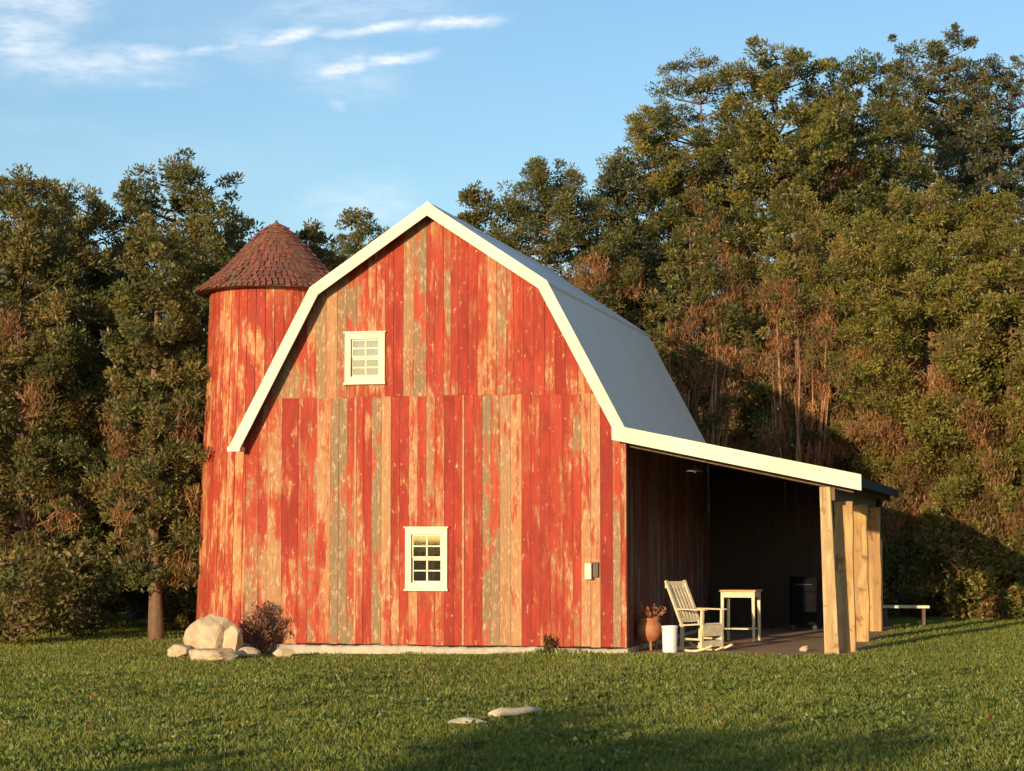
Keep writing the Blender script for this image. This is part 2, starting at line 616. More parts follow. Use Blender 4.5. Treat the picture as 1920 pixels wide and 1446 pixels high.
# a fan of strips so the sheet follows the lawn
nn = N + 1
rows = []
for k in range(9):
    row = []
    for i in range(nn):
        t = k / 8
        x = pts[i][0]
        y = pts[i][1] + t * (9.0 - pts[i][1])
        p = W(x, y)
        row.append((p.x, p.y, float(gz(p.x, p.y)) + 0.015))
    rows.append(row)
mb.poly([q for r_ in rows for q in r_], [(k * nn + i, k * nn + i + 1, (k + 1) * nn + i + 1, (k + 1) * nn + i) for k in range(8) for i in range(nn - 1)])
dirt = mb.build('dirt_floor', M_DIRT)
tag(dirt, kind='structure')

# ------------------------------------------------------------------ barn
rnd = random.Random(11)
barn = empty('barn', W(0, 0, 0), -YAW, 'weathered red gambrel barn with cream trim and an open lean-to on its right side', 'barn')
HW, LEN = 2.92, 8.1
OVH = 0.26                      # roof overhang at the gable
RIDGE, KX, KZ, EX, EZ = 6.50, 1.76, 5.32, 2.95, 3.08     # underside line of the roof


def prof(x):
    x = abs(x)
    if x <= KX:
        return RIDGE - (RIDGE - KZ) * x / KX
    return KZ - (KZ - EZ) * (x - KX) / (EX - KX)


JOINT = 3.735
WIN = [(-1.255, -0.80, 4.03, 4.605), (-0.30, 0.175, 0.955, 1.68)]       # openings x0,x1,z0,z1


def add_board(mb, x0, x1, zb, ztop, y0, y1, holes):
    """board between x0..x1, from zb to ztop (value or function), minus holes"""
    zt = ztop if callable(ztop) else (lambda x: ztop)
    xs_ = [x0, x1]
    for brk in (0.0, KX, -KX):
        if callable(ztop) and x0 < brk < x1:
            xs_.append(brk)
    hit = None
    for h in holes:
        if h[0] < x1 and h[1] > x0 and h[2] > zb - 0.01 and h[3] < max(zt(x0), zt(x1)) + 0.01:
            hit = h
    if hit is None:
        top = sorted(xs_)
        poly = [(x0, zb), (x1, zb)] + [(x, zt(x)) for x in reversed(top)]
        mb.prism(poly, y0, y1)
        return
    a, b_, c_, d_ = hit
    xa, xb = max(x0, a), min(x1, b_)
    mb.prism([(xa, zb), (xb, zb), (xb, c_), (xa, c_)], y0, y1)
    mb.prism([(xa, d_), (xb, d_), (xb, zt(xb)), (xa, zt(xa))], y0, y1)
    if x0 < a:
        mb.prism([(x0, zb), (a, zb), (a, zt(a)), (x0, zt(x0))], y0, y1)
    if x1 > b_:
        mb.prism([(b_, zb), (x1, zb), (x1, zt(x1)), (b_, zt(b_))], y0, y1)


def px2x(px, z=2.0):
    """front-wall x of a picture column (used only to read board joints off the photograph)"""
    u = (px - 960) / 4000.0
    # intersect x = u*y with the front plane
    t = (OY + OX * SY_ / CY_) / (1 + u * SY_ / CY_)
    return (u * t - OX) * CY_ - (t - OY) * SY_


# (right edge px, wear, hue)
LOWER = [(486, .42, .6), (503, .55, .5), (530, .62, .3), (560, .30, .2), (578, .60, .6), (595, .45, .7), (621, .72, .4), (636, .95, .9), (652, .92, .95), (668, .55, .5),
         (682, .38, .6), (698, .42, .3), (716, .80, .5), (734, .84, .4), (750, .40, .3), (767, .36, .5), (784, .58, .5), (800, .52, .6), (817, .56, .7), (834, .48, .5),
         (852, .16, .3), (870, .14, .4), (888, .30, .8), (905, .22, .3), (921, .90, .75), (938, .80, .6), (958, .78, .3), (979, .82, .5), (996, .18, .3), (1013, .22, .6),
         (1032, .28, .3), (1056, .38, .6), (1075, .26, .2), (1090, .46, .6), (1108, .88, .3), (1126, .84, .4), (1149, .12, .2), (1164, .64, .4)]
UPPER = [(575, .55, .6), (592, .62, .5), (612, .78, .4), (632, .82, .4), (650, .62, .6), (668, .55, .6), (690, .66, .6), (706, .58, .6), (722, .68, .4), (738, .30, .3),
         (756, .22, .4), (776, .80, .6), (800, .72, .75), (816, .40, .5), (832, .50, .6), (846, .44, .4), (860, .30, .4), (878, .14, .3), (896, .20, .7), (914, .66, .4),
         (932, .70, .4), (950, .64, .6), (964, .58, .4), (982, .24, .8), (1002, .20, .9), (1022, .40, .6), (1042, .36, .6), (1062, .28, .4), (1084, .42, .5), (1110, .5, .5)]
mb = MB()
for table, zb, top in ((LOWER, 0.045, JOINT), (UPPER, JOINT + 0.002, None)):
    x = -HW
    edges = [px2x(p) for p, _, _ in table]
    k = 0
    while x < HW - 0.02:
        while k < len(edges) and edges[k] <= x + 0.03:
            k += 1
        x1 = edges[k] if k < len(edges) else min(x + 0.15, HW)
        x1 = min(x1, HW)
        if HW - x1 < 0.05:
            x1 = HW
        if top is None and prof(x) < JOINT + 0.03 and prof(x1) < JOINT + 0.03:
            x = x1
            continue
        _, we, hu = table[min(k, len(table) - 1)]
        mb.tone = (min(max(we + rnd.uniform(-.12, .12), 0), 1), min(max(hu + rnd.uniform(-.2, .3), 0), 1), rnd.random())
        yo = rnd.uniform(-0.004, 0.004)
        g = 0.0022
        if top is None:
            xa, xb = x + g, x1 - g
            if prof(xa) < JOINT + 0.03:
                xa = -(EX - (JOINT + 0.03 - EZ) / (KZ - EZ) * (EX - KX))
            if prof(xb) < JOINT + 0.03:
                xb = EX - (JOINT + 0.03 - EZ) / (KZ - EZ) * (EX - KX)
            add_board(mb, xa, xb, zb - rnd.uniform(.0, .03), lambda q: prof(q) - 0.002, -0.030 + yo, yo, WIN)
        else:
            def topf(q):
                return min(JOINT, prof(q) - 0.002)
            if prof(x) < JOINT or prof(x1) < JOINT:
                add_board(mb, x + g, x1 - g, zb + rnd.uniform(-.008, .012), topf, -0.024 + yo, yo, WIN)
            else:
                add_board(mb, x + g, x1 - g, zb + rnd.uniform(-.008, .012), JOINT + rnd.uniform(-.004, .001), -0.024 + yo, yo, WIN)
        if rnd.random() < .07 and top is not None and x1 - x > .1 and abs(x) < HW - .4:
            mb.tone = (rnd.uniform(.75, 1.0), rnd.uniform(.1, .5), rnd.random())
            add_board(mb, x1 - .018, x1 + .012, zb + .004, JOINT - .004, -0.036, -0.031, WIN)
        x = x1
front = mb.build('front_wall', M_BOARD, barn)

# dark sheathing behind the boards, with the window openings
mb = MB()
z0s = 0.035


def backing(mb, y0, y1):
    cuts = sorted({-HW + .03, HW - .03, 0.0, KX, -KX} | {q for h in WIN for q in (h[0], h[1])})
    for a, b_ in zip(cuts[:-1], cuts[1:]):
        mid = (a + b_) / 2
        hs = [h for h in WIN if h[0] <= mid <= h[1]]
        lo_ = z0s
        for h in sorted(hs, key=lambda q: q[2]):
            mb.prism([(a, lo_), (b_, lo_), (b_, h[2]), (a, h[2])], y0, y1)
            lo_ = h[3]
        mb.prism([(a, lo_), (b_, lo_), (b_, prof(b_) - .01), (a, prof(a) - .01)], y0, y1)


backing(mb, 0.012, 0.06)
mb.build('wall_sheathing', M_DARKWOOD, barn)


# side and back walls of vertical boards
def board_run(mb, along, fixed0, fixed1, a0, a1, z0, ztop, wear=(.2, .7)):
    p = a0
    while p < a1 - 0.01:
        q = min(p + rnd.uniform(.15, .24), a1)
        mb.tone = (rnd.uniform(*wear), rnd.random(), rnd.random())
        zt0, zt1 = (ztop(p), ztop(q)) if callable(ztop) else (ztop, ztop)
        jit = rnd.uniform(-.004, .004)
        mb.prism([(p + .003, z0), (q - .003, z0), (q - .003, zt1), (p + .003, zt0)], fixed0 + jit, fixed1 + jit, axis=along)
        p = q


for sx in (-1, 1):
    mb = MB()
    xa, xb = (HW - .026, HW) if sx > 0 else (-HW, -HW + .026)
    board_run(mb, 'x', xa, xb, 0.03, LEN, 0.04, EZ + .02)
    mb.build('side_wall', M_BOARD_SHADE if sx > 0 else M_BOARD, barn)
mb = MB()
board_run(mb, 'y', LEN, LEN + .025, -HW + .03, HW - .03, 0.04, lambda q: prof(q) - .003)
mb.build('back_wall', M_BOARD, barn)
mb = MB()
board_run(mb, 'y', 0, 0.02, -HW, HW, -0.2, -0.19)
mb = MB()
mb.box(-HW + .01, HW - .01, 0.115, LEN - .11, 0.0, 0.025)
mb.build('floor_slab', M_DARKWOOD, barn)
# corner boards
mb = MB()
mb.tone = (.66, .4, .3)
mb.box(HW - .002, HW + .022, -.03, .10, .04, EZ + 0.0)
mb.build('corner_board', M_BOARD, barn)
mb = MB()
mb.tone = (.3, .4, .7)
mb.box(-HW - .022, -HW + .002, -.03, .10, .04, EZ + 0.0)
mb.build('corner_board', M_BOARD, barn)

# foundation: a low concrete kerb
mb = MB()
nseg = 90
sec = []
for i in range(nseg + 1):
    a = -HW - .05 + i * (2 * HW + .1) / nseg
    t_ = .030 + .008 * math.sin(i * .21) + rnd.uniform(-.012, .006)
    y0 = -.095 + .012 * math.sin(i * .5) + rnd.uniform(-.008, .008)
    sec += [(a, y0 - .02, -.3), (a, y0, t_ - .02), (a, y0 + .025, t_), (a, .11, t_), (a, .11, -.3)]
fs = [(0, 1, 2, 3, 4), tuple(5 * nseg + q for q in (4, 3, 2, 1, 0))]
for i in range(nseg):
    for q in range(5):
        fs.append((5 * i + q, 5 * i + 5 + q, 5 * i + 5 + (q + 1) % 5, 5 * i + (q + 1) % 5))
mb.poly(sec, fs)
mb.box(-HW - .05, -HW + .1, .12, LEN + .05, -.3, .03)
mb.box(HW - .1, HW + .05, .12, LEN + .05, -.3, .03)
mb.box(-HW + .11, HW - .11, LEN - .1, LEN + .05, -.3, .03)
mb.build('foundation', M_FOUND, barn)

# roof: two pitches each side, standing seams
TH = 0.07
YF, YB = -OVH, LEN + 0.25


def slope_slab(mb, xa, za, xb, zb, th, y0, y1, seams=False):
    d = Vector((xb - xa, 0, zb - za)).normalized()
    n = Vector((-d.z, 0, d.x))
    if n.z < 0:
        n = -n
    p = [(xa, za), (xb, zb), (xb + n.x * th, zb + n.z * th), (xa + n.x * th, za + n.z * th)]
    mb.prism(p, y0, y1)
    if seams:
        k = y0 + .03
        while k < y1:
            q = [(xa + n.x * th, za + n.z * th), (xb + n.x * th, zb + n.z * th), (xb + n.x * (th + .009), zb + n.z * (th + .009)), (xa + n.x * (th + .009), za + n.z * (th + .009))]
            mb.prism(q, k, k + .016)
            k += 2.6


mb = MB()
for s in (-1, 1):
    kx2, kz2 = KX + .05, KZ - .05 * (RIDGE - KZ) / KX
    slope_slab(mb, 0, RIDGE, s * kx2, kz2, TH, YF, YB)
    ex2 = EX + .06 if s < 0 else EX - .03
    ez2 = KZ - (KZ - EZ) * (ex2 - KX) / (EX - KX)
    slope_slab(mb, s * (KX + .012), KZ - .02, s * ex2, ez2, TH - .02, YF, YB)
mb.prism([(-.12, RIDGE + .005), (0, RIDGE + .095), (.12, RIDGE + .005), (.12, RIDGE + .02), (0, RIDGE + .115), (-.12, RIDGE + .02)], YF - .004, YB)
mb.build('roof', M_ROOF, barn)

# soffit boards under the gable overhang (dark)
mb = MB()
for s in (-1, 1):
    for (xa, za, xb, zb) in ((0.0, RIDGE, KX, KZ), (KX, KZ, EX, EZ)):
        d = Vector((xb - xa, 0, zb - za)).normalized()
        n = Vector((d.z, 0, -d.x))
        if n.z > 0:
            n = -n
        mb.prism([(s * xa, za - .004), (s * xb, zb - .004), (s * (xb + n.x * .02), zb + n.z * .02), (s * (xa + n.x * .02), za + n.z * .02)], YF + .034, -.03)
mb.build('soffit', M_DARKWOOD, barn)

# rake boards
RW = 0.165
for s in (-1, 1):
    off = TH + .012
    pts2 = []
    P = [(0.0, RIDGE), (KX, KZ), (EX + (.07 if s < 0 else -.02), None)]
    P[2] = (P[2][0], KZ - (KZ - EZ) * (P[2][0] - KX) / (EX - KX))
    d1 = Vector((P[1][0], P[1][1] - RIDGE)).normalized()
    d2 = Vector((P[2][0] - P[1][0], P[2][1] - P[1][1])).normalized()
    n1, n2 = Vector((-d1.y, d1.x)), Vector((-d2.y, d2.x))

    def offs(o):
        # mitred offsets of the gambrel line
        a = Vector((0, RIDGE + o / n1.y))
        A, B = Vector(P[0]) + n1 * o, Vector(P[1]) + n2 * o
        # intersection of lines A+d1 t and B+d2 u
        den = d1.x * d2.y - d1.y * d2.x
        t = ((B.x - A.x) * d2.y - (B.y - A.y) * d2.x) / den
        kx = A + d1 * t
        e = Vector(P[2]) + n2 * o
        return a, kx, e
    o_a, o_k, o_e = offs(off)
    i_a, i_k, i_e = offs(off - RW)
    for (p0, p1, q1, q0) in ((o_a, o_k, i_k, i_a), (o_k, o_e, i_e, i_k)):
        mb = MB()
        nb = 2 if (p1 - p0).length > 2.3 else 1
        cutf = rnd.uniform(.4, .6)
        ts = [0, cutf, 1] if nb == 2 else [0, 1]
        for ta, tb_ in zip(ts[:-1], ts[1:]):
            g_ = .0025 / (p1 - p0).length
            A0, A1 = p0.lerp(p1, ta + (g_ if ta else 0)), p0.lerp(p1, tb_ - (g_ if tb_ < 1 else 0))
            B0, B1 = q0.lerp(q1, ta + (g_ if ta else 0)), q0.lerp(q1, tb_ - (g_ if tb_ < 1 else 0))
            jy = rnd.uniform(0, .006)
            mb.prism([(s * A0.x, A0.y), (s * A1.x, A1.y), (s * B1.x, B1.y), (s * B0.x, B0.y)], YF - .028 - jy, YF - .001)
        mb.build('rake_board', M_TRIM, barn)
# eave return block at the left eave
mb = MB()
mb.box(-EX - .17, -EX + .03, YF - .03, YF + .2, EZ - .16, EZ - .09)
mb.box(-EX - .11, -EX - .07, YF + .21, YB, EZ - .13, EZ + .0)
mb.build('eave_board', M_TRIM, barn)

# windows
for wi, (x0, x1, z0, z1) in enumerate(WIN):
    cw = .085
    mb = MB()
    yf, yb = -.062, -.0265
    mb.box(x0 - cw, x0 + .004, yf, yb, z0 - cw, z1 + cw)
    mb.box(x1 - .004, x1 + cw, yf, yb, z0 - cw, z1 + cw)
    mb.box(x0 + .005, x1 - .005, yf + .003, yb, z1 - .004, z1 + cw - .001)
    mb.box(x0 + .005, x1 - .005, yf + .003, yb, z0 - cw + .001, z0 + .004)
    win = mb.build('window', M_TRIM, barn)
    if wi == 0:
        tag(win, 'small upper window with grey curtain behind its panes')
    else:
        tag(win, 'lower window with dark panes')
    mb = MB()
    mb.box(x0 - cw - .02, x1 + cw + .02, yf - .02, yb, z1 + cw + .001, z1 + cw + .022)
    mb.build('drip_cap', M_TRIM, win)
    mb = MB()
    mb.box(x0 - cw - .015, x1 + cw + .015, yf - .025, yb, z0 - cw - .03, z0 - cw - .001)
    mb.build('sill', M_TRIM, win)
    zm = (z0 + z1) / 2
    xm = (x0 + x1) / 2
    for (za, zb_, yy) in ((zm, z1, -.018), (z0, zm, -.004)):
        mb = MB()
        fw = .03
        mb.box(x0 + .002, x0 + fw, yy, yy + .022, za + .001, zb_ - .001)
        mb.box(x1 - fw, x1 - .002, yy, yy + .022, za + .001, zb_ - .001)
        mb.box(x0 + fw, x1 - fw, yy + .001, yy + .021, zb_ - fw, zb_ - .002)
        mb.box(x0 + fw, x1 - fw, yy + .001, yy + .021, za + .002, za + fw)
        mb.box(xm - .011, xm + .011, yy + .002, yy + .02, za + fw, zb_ - fw)
        zc = (za + zb_) / 2
        mb.box(x0 + fw, xm - .011, yy + .003, yy + .019, zc - .010, zc + .010)
        mb.box(xm + .011, x1 - fw, yy + .003, yy + .019, zc - .010, zc + .010)
        mb.build('sash', M_TRIM, win)
        mb = MB()
        mb.box(x0 + fw - .004, x1 - fw + .004, yy + .009, yy + .012, za + fw - .004, zb_ - fw + .004)
        mb.build('pane', M_GLASS, win)
    mb = MB()
    if wi == 0:
        n = 26
        for i in range(n):
            a = x0 - .03 + i * (x1 - x0 + .06) / n
            b_ = x0 - .03 + (i + 1) * (x1 - x0 + .06) / n
            ya, ybb = .10 + .012 * math.sin(i * 1.5), .10 + .012 * math.sin((i + 1) * 1.5)
            mb.poly([(a, ya, zm - .04), (b_, ybb, zm - .04), (b_, ybb, z1 + .03), (a, ya, z1 + .03), (a, ya + .004, zm - .04), (b_, ybb + .004, zm - .04), (b_, ybb + .004, z1 + .03), (a, ya + .004, z1 + .03)],
                    [(0, 1, 2, 3), (7, 6, 5, 4), (0, 4, 5, 1), (2, 6, 7, 3)])
        mb.build('curtain', M_CURTAIN, win)
    else:
        mb.box(xm - .07, xm + .07, .12, .125, z0 - .02, zm + .12)
        mb.build('curtain', M_INSIDE, win)

# outlet box beside the right corner
mb = MB()
mb.box(2.345, 2.445, -.135, -.024, 1.02, 1.255)
ob = mb.build('outlet_box', M_TRIM, barn, bevel=.008)
tag(ob, 'small cream outlet box near the right corner')
mb = MB()
mb.box(2.447, 2.535, -.075, -.024, 1.05, 1.27)
mb.build('box_shadow_slab', M_OLDWOOD, ob, bevel=.006)  # dark slab standing in for the shadow the box casts to its right

# ------------------------------------------------------------------ lean-to (part of the barn)
LX0, LZ0, LX1, LZ1 = 2.80, 3.20, 6.32, 2.455       # top line of the lean-to roof
mb = MB()
sl = (LZ1 - LZ0) / (LX1 - LX0)
mb.prism([(LX0, LZ0 - .06), (LX1, LZ1 - .06), (LX1, LZ1), (LX0, LZ0)], YF + .001, YB)
lean = mb.build('lean_to_roof', M_ROOF, barn)
mb = MB()
mb.prism([(LX0 + .03, LZ0 - .085), (LX1 - .02, LZ1 - .085), (LX1 - .02, LZ1 - .064), (LX0 + .03, LZ0 - .064)], YF + .04, YB - .02)
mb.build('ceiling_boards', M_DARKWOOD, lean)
mb = MB()
mb.prism([(LX0 - .015, LZ0 - .165), (LX1 + .02, LZ1 - .17), (LX1 + .02, LZ1 + .055), (LX0 - .015, LZ0 + .052)], YF - .034, YF - .002)
mb.build('fascia', M_TRIM, lean)
mb = MB()
mb.box(LX1 + .001, LX1 + .022, YF + .0, YB + .01, LZ1 - .12, LZ1 + .012)
mb.build('fascia', M_BLACKWOOD, lean)
for k in range(11):
    y = .10 + k * .80
    mb = MB()
    mb.prism([(2.96, LZ0 + (2.96 - LX0) * sl - .22), (6.2, LZ0 + (6.2 - LX0) * sl - .22), (6.2, LZ0 + (6.2 - LX0) * sl - .088), (2.96, LZ0 + (2.96 - LX0) * sl - .088)], y, y + .045)
    mb.build('rafter', M_OLDWOOD, lean)
mb = MB()
mb.box(5.78, 5.95, -.05, LEN, LZ0 + (5.86 - LX0) * sl - .40, LZ0 + (5.86 - LX0) * sl - .225)
mb.build('beam', M_OLDWOOD, lean)
# front post
ztop_post = LZ0 + (5.86 - LX0) * sl - .405
mb = MB()
mb.poly([(5.79, -.10, -.2), (6.0, -.10, -.2), (6.0, .10, -.2), (5.79, .10, -.2), (5.735, -.08, 2.345), (5.89, -.08, 2.345), (5.89, .10, 2.345), (5.735, .10, 2.345)],
        [(3, 2, 1, 0), (4, 5, 6, 7), (0, 1, 5, 4), (1, 2, 6, 5), (2, 3, 7, 6), (3, 0, 4, 7)])
mb.build('post', M_TIMBER, barn, bevel=.012)
# a second rough post close behind, then the row of posts going back
for (xa, wd_, yy, hh, lx_) in ((5.90, .25, .45, ztop_post, .03), (5.84, .30, 3.4, ztop_post, .02), (5.82, .28, 6.9, ztop_post, .01)):
    mb = MB()
    n_ = 6
    rings = []
    for k in range(n_ + 1):
        t = k / n_
        z_ = -.2 + t * (hh + .2)
        j0, j1 = rnd.uniform(-.012, .012), rnd.uniform(-.012, .012)
        x0_, x1_ = xa + lx_ * (1 - t) - .01 + j0, xa + wd_ + lx_ * (1 - t) + j1
        rings += [(x0_, yy - .05, z_), (x1_, yy - .05, z_), (x1_, yy + .09, z_), (x0_, yy + .09, z_)]
    fs = [(3, 2, 1, 0), tuple(4 * n_ + q for q in range(4))]
    for k in range(n_):
        for q in range(4):
            fs.append((4 * k + q, 4 * k + (q + 1) % 4, 4 * k + 4 + (q + 1) % 4, 4 * k + 4 + q))
    mb.poly(rings, fs)
    mb.build('post', M_POST, barn, bevel=.012)
# closed back of the lean-to
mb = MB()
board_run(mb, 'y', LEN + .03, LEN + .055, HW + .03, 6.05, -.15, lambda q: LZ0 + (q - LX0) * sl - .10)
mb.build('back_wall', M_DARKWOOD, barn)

# ------------------------------------------------------------------ silo
sc_ = W(-4.15, 4.65)
sx_, sy_ = -0.1113 * 37.2, 37.2
SG = float(gz(sx_, sy_))
silo = empty('silo', (sx_, sy_, SG), 0.3, 'round red wooden silo with a conical shingled roof behind the left corner of the barn', 'silo')
mb = MB()
NS = 46
ZE = 5.93 - SG
for k in range(NS):
    a0, a1 = 2 * math.pi * k / NS + .004, 2 * math.pi * (k + 1) / NS - .004
    mb.tone = (rnd.uniform(.38, .62), rnd.uniform(0, .4), rnd.random())
    j = rnd.uniform(-.004, .004)
    ring = []
    for (rr, z) in ((1.335, .0), (1.25, 2.9), (1.14, ZE)):
        for aa, dr in ((a0, 0), (a1, 0), (a1, -.04), (a0, -.04)):
            ring.append(((rr + dr + j) * math.cos(aa), (rr + dr + j) * math.sin(aa), z))
    fs = [(3, 2, 1, 0), (8, 9, 10, 11)]
    for b_ in (0, 4):
        for q in range(4):
            fs.append((b_ + q, b_ + (q + 1) % 4, b_ + 4 + (q + 1) % 4, b_ + 4 + q))
    mb.poly(ring, fs)
mb.build('wall', M_SILO, silo)
mb = MB()
mb.lathe([(1.29, 0), (1.20, 2.9), (1.09, ZE - .01)], 40)
mb.build('lining', M_DARKWOOD, silo)
for z, rr in ((.9, 1.313), (2.1, 1.276), (3.3, 1.227), (4.5, 1.184), (5.5, 1.158)):
    pass
# shingled cone, a slight bell at the skirt
mb = MB()
cone = [(1.40, ZE - .05), (1.18, ZE + .13), (.95, ZE + .33), (.74, ZE + .55), (.54, ZE + .77), (.36, ZE + .96), (.20, ZE + 1.10), (.07, ZE + 1.17)]


def cone_at(t):
    f = t * (len(cone) - 1)
    i = min(int(f), len(cone) - 2)
    f -= i
    return cone[i][0] * (1 - f) + cone[i + 1][0] * f, cone[i][1] * (1 - f) + cone[i + 1][1] * f


ROWS = 18
for r_ in range(ROWS):
    t0, t1 = r_ / ROWS, min((r_ + 1.35) / ROWS, 1.0)
    ra, za = cone_at(t0)
    rb, zb_ = cone_at(t1)
    n = max(int(2 * math.pi * ra / .105), 9)
    ph = rnd.random()
    for k in range(n):
        a0 = 2 * math.pi * (k + ph) / n + .01
        a1 = 2 * math.pi * (k + 1 + ph) / n - .01
        mb.tone = (rnd.random(), 0, 0)
        lift = .022 + rnd.uniform(-.008, .012)
        drop = rnd.uniform(-.02, .02)
        pts3 = []
        for (rr, zz) in ((ra + .012, za + lift + drop), (rb, zb_ + .004), (rb, zb_ - .012), (ra + .008, za + lift - .02 + drop)):
            for aa in (a0, a1):
                pts3.append((rr * math.cos(aa), rr * math.sin(aa), zz))
        mb.poly(pts3, [(0, 1, 3, 2), (2, 3, 5, 4), (4, 5, 7, 6), (6, 7, 1, 0), (0, 2, 4, 6), (1, 7, 5, 3)])
mb.tone = (.3, 0, 0)
mb.lathe([(r_ - .02 if r_ > .1 else r_, z - .01) for r_, z in cone], 40)
sroof = mb.build('roof', M_SHINGLE, silo)
mb = MB()
mb.lathe([(.085, ZE + 1.14), (.07, ZE + 1.19), (.03, ZE + 1.21), (.022, ZE + 1.25)], 10)
mb.build('finial', M_SHINGLE, sroof, smooth=True)
mb = MB()
mb.lathe([(1.40, -.3), (1.40, .12), (1.32, .15)], 40)
mb.build('foundation', M_FOUND, silo)


# ------------------------------------------------------------------ stones
def stone(name, px, Y, sx, sy, sz, seed, label, group, mat=M_STONE, lift=0.0, block=1.0, rz=0.0):
    import bmesh
    rs = np.random.RandomState(seed)
    bm = bmesh.new()
    bmesh.ops.create_icosphere(bm, subdivisions=4, radius=1.0)
    planes = []
    for _ in range(13):
        d = rs.normal(size=3)
        d /= np.linalg.norm(d)
        planes.append((d, rs.uniform(.56, .82) if name == 'boulder' else rs.uniform(.62, .92)))
    ph = rs.uniform(0, 6, 9)
    for v in bm.verts:
        p = np.array(v.co)
        for d, h in planes:
            s_ = p @ d
            if s_ > h:
                p = p - d * (s_ - h) * .96
        nse = .04 * math.sin(5 * p[0] + ph[0]) * math.sin(5 * p[1] + ph[1]) + .03 * math.sin(9 * p[2] + ph[2] + 3 * p[0]) + .02 * math.sin(17 * p[0] + ph[3]) * math.sin(15 * p[2] + ph[4])
        p = p * (1 + nse)
        v.co = (p[0] * sx, p[1] * sy, p[2] * sz)
    me_ = bpy.data.meshes.new(name)
    bm.to_mesh(me_)
    bm.free()
    me_.materials.append(mat)
    o = bpy.data.objects.new(name, me_)
    COL.objects.link(o)
    x = (px - 960) / 4000 * Y
    o.location = (x, Y, float(gz(x, Y)) + sz * (.55 + lift))
    o.rotation_euler = (0, 0, rz)
    return tag(o, label, 'rock', group)


GS = 'pale rocks at the foot of the silo'
stone('boulder', 396, 31.8, .52, .45, .44, 3, 'large pale blocky boulder in front of the silo foot', GS, lift=.02, block=1.05)
stone('boulder', 440, 31.4, .17, .2, .27, 8, 'upright pale boulder wedged between the large boulder and the barn corner', GS, lift=.15)
stone('rock', 405, 30.3, .34, .24, .14, 21, 'low wide pale rock lying in front of the large boulder', GS)
stone('rock', 342, 31.5, .19, .2, .13, 5, 'small pale rock leftmost of the heap, beside the large boulder', GS)
stone('rock', 372, 31.2, .14, .14, .09, 14, 'little pale rock between the leftmost rock and the low wide rock', GS)
stone('rock', 467, 31.25, .19, .12, .10, 33, 'small flat pale rock under the left end of the russet shrub', GS)
stone('rock', 533, 31.25, .17, .1, .09, 41, 'small flat pale rock under the right end of the russet shrub', GS)
stone('rock', 425, 30.9, .15, .14, .12, 71, 'small pale rock leaning on the right end of the low wide rock', GS)
stone('rock', 1505, 31.0, .07, .06, .07, 51, 'small pale stone at the edge of the dirt floor near the lean-to post', None)
# flat pale stone and bleached stick lying in the lawn
FY = 1.72 / ((1360 - 1005) / 4000)
stone('flat_stone', 880, FY, .20, .16, .042, 61, 'pale flat stone lying in the grass in front of the barn', None, mat=M_DRIFT, lift=.35)
mb = MB()
sxp = lambda px: (px - 960) / 4000 * FY
pts = [(sxp(918), FY + .4, .06), (sxp(938), FY + .5, .085), (sxp(965), FY + .6, .075), (sxp(990), FY + .65, .09), (sxp(1016), FY + .8, .08)]
pts = [(p[0], p[1], p[2] + float(gz(p[0], p[1])) + .0) for p in pts]
mb.tube(pts, [.03, .042, .036, .034, .018], 7)
tag(mb.build('driftwood_stick', M_DRIFT, smooth=True), 'bleached stick lying in the grass right of the flat stone', 'stick')

# ------------------------------------------------------------------ rocking chair
def gp(px, Y):
    x = (px - 960) / 4000 * Y
    return x, Y, float(gz(x, Y)) + .014


x, y, z = gp(1312, 31.35)
ch = empty('rocking_chair', (x, y, z), R(-47), 'cream painted wooden rocking chair under the front edge of the lean-to', 'chair')
ch.scale = (.9, .9, .9)
# local: +X is the way the chair faces, Y across
for s in (-1, 1):
    mb = MB()
    pts = []
    for k in range(13):
        t = -1 + 2 * k / 12
        pts.append((t * .46, s * .24, .012 + .10 * t * t))
    for p, q in zip(pts[:-1], pts[1:]):
        mb.bar(p, q, .04, .035)
    mb.build('rocker', M_WHITE, ch)
for s in (-1, 1):
    mb = MB()
    mb.bar((.23, s * .24, .03), (.25, s * .24, .66), .045, .045)
    mb.build('leg', M_WHITE, ch)
    mb = MB()
    mb.bar((-.22, s * .22, .03), (-.20, s * .22, .42), .045, .045)
    mb.build('leg', M_WHITE, ch)
    mb = MB()
    mb.box(-.27, .33, s * .24 - .045, s * .24 + .045, .665, .69)
    mb.build('armrest', M_WHITE, ch, bevel=.008)
mb = MB()
for k in range(6):
    a = -.235 + k * .083
    mb.box(a, a + .072, -.26, .26, .405 + .006 * k, .428 + .006 * k)
mb.box(.255, .275, -.255, .255, .36, .43)
mb.build('seat', M_WHITE, ch)
mb = MB()
mb.bar((.245, -.24, .31), (.245, .24, .31), .05, .12)
mb.bar((.24, -.24, .13), (.24, .24, .13), .03, .10)
mb.bar((-.21, -.22, .17), (-.21, .22, .17), .03, .03)
for s in (-1, 1):
    mb.bar((.235, s * .24, .20), (-.21, s * .22, .20), .03, .03)
mb.build('stretcher', M_WHITE, ch)
mb = MB()
top = Vector((-.56, 0, 1.10))
bot = Vector((-.20, 0, .40))
for s in (-1, 1):
    mb.bar(bot + Vector((0, s * .22, 0)), top + Vector((0, s * .22, .03)), .05, .035)
mb.bar(bot.lerp(top, .95) + Vector((0, -.25, 0)), bot.lerp(top, .95) + Vector((0, .25, 0)), .025, .11)
mb.bar(bot.lerp(top, .14) + Vector((0, -.22, 0)), bot.lerp(top, .14) + Vector((0, .22, 0)), .025, .07)
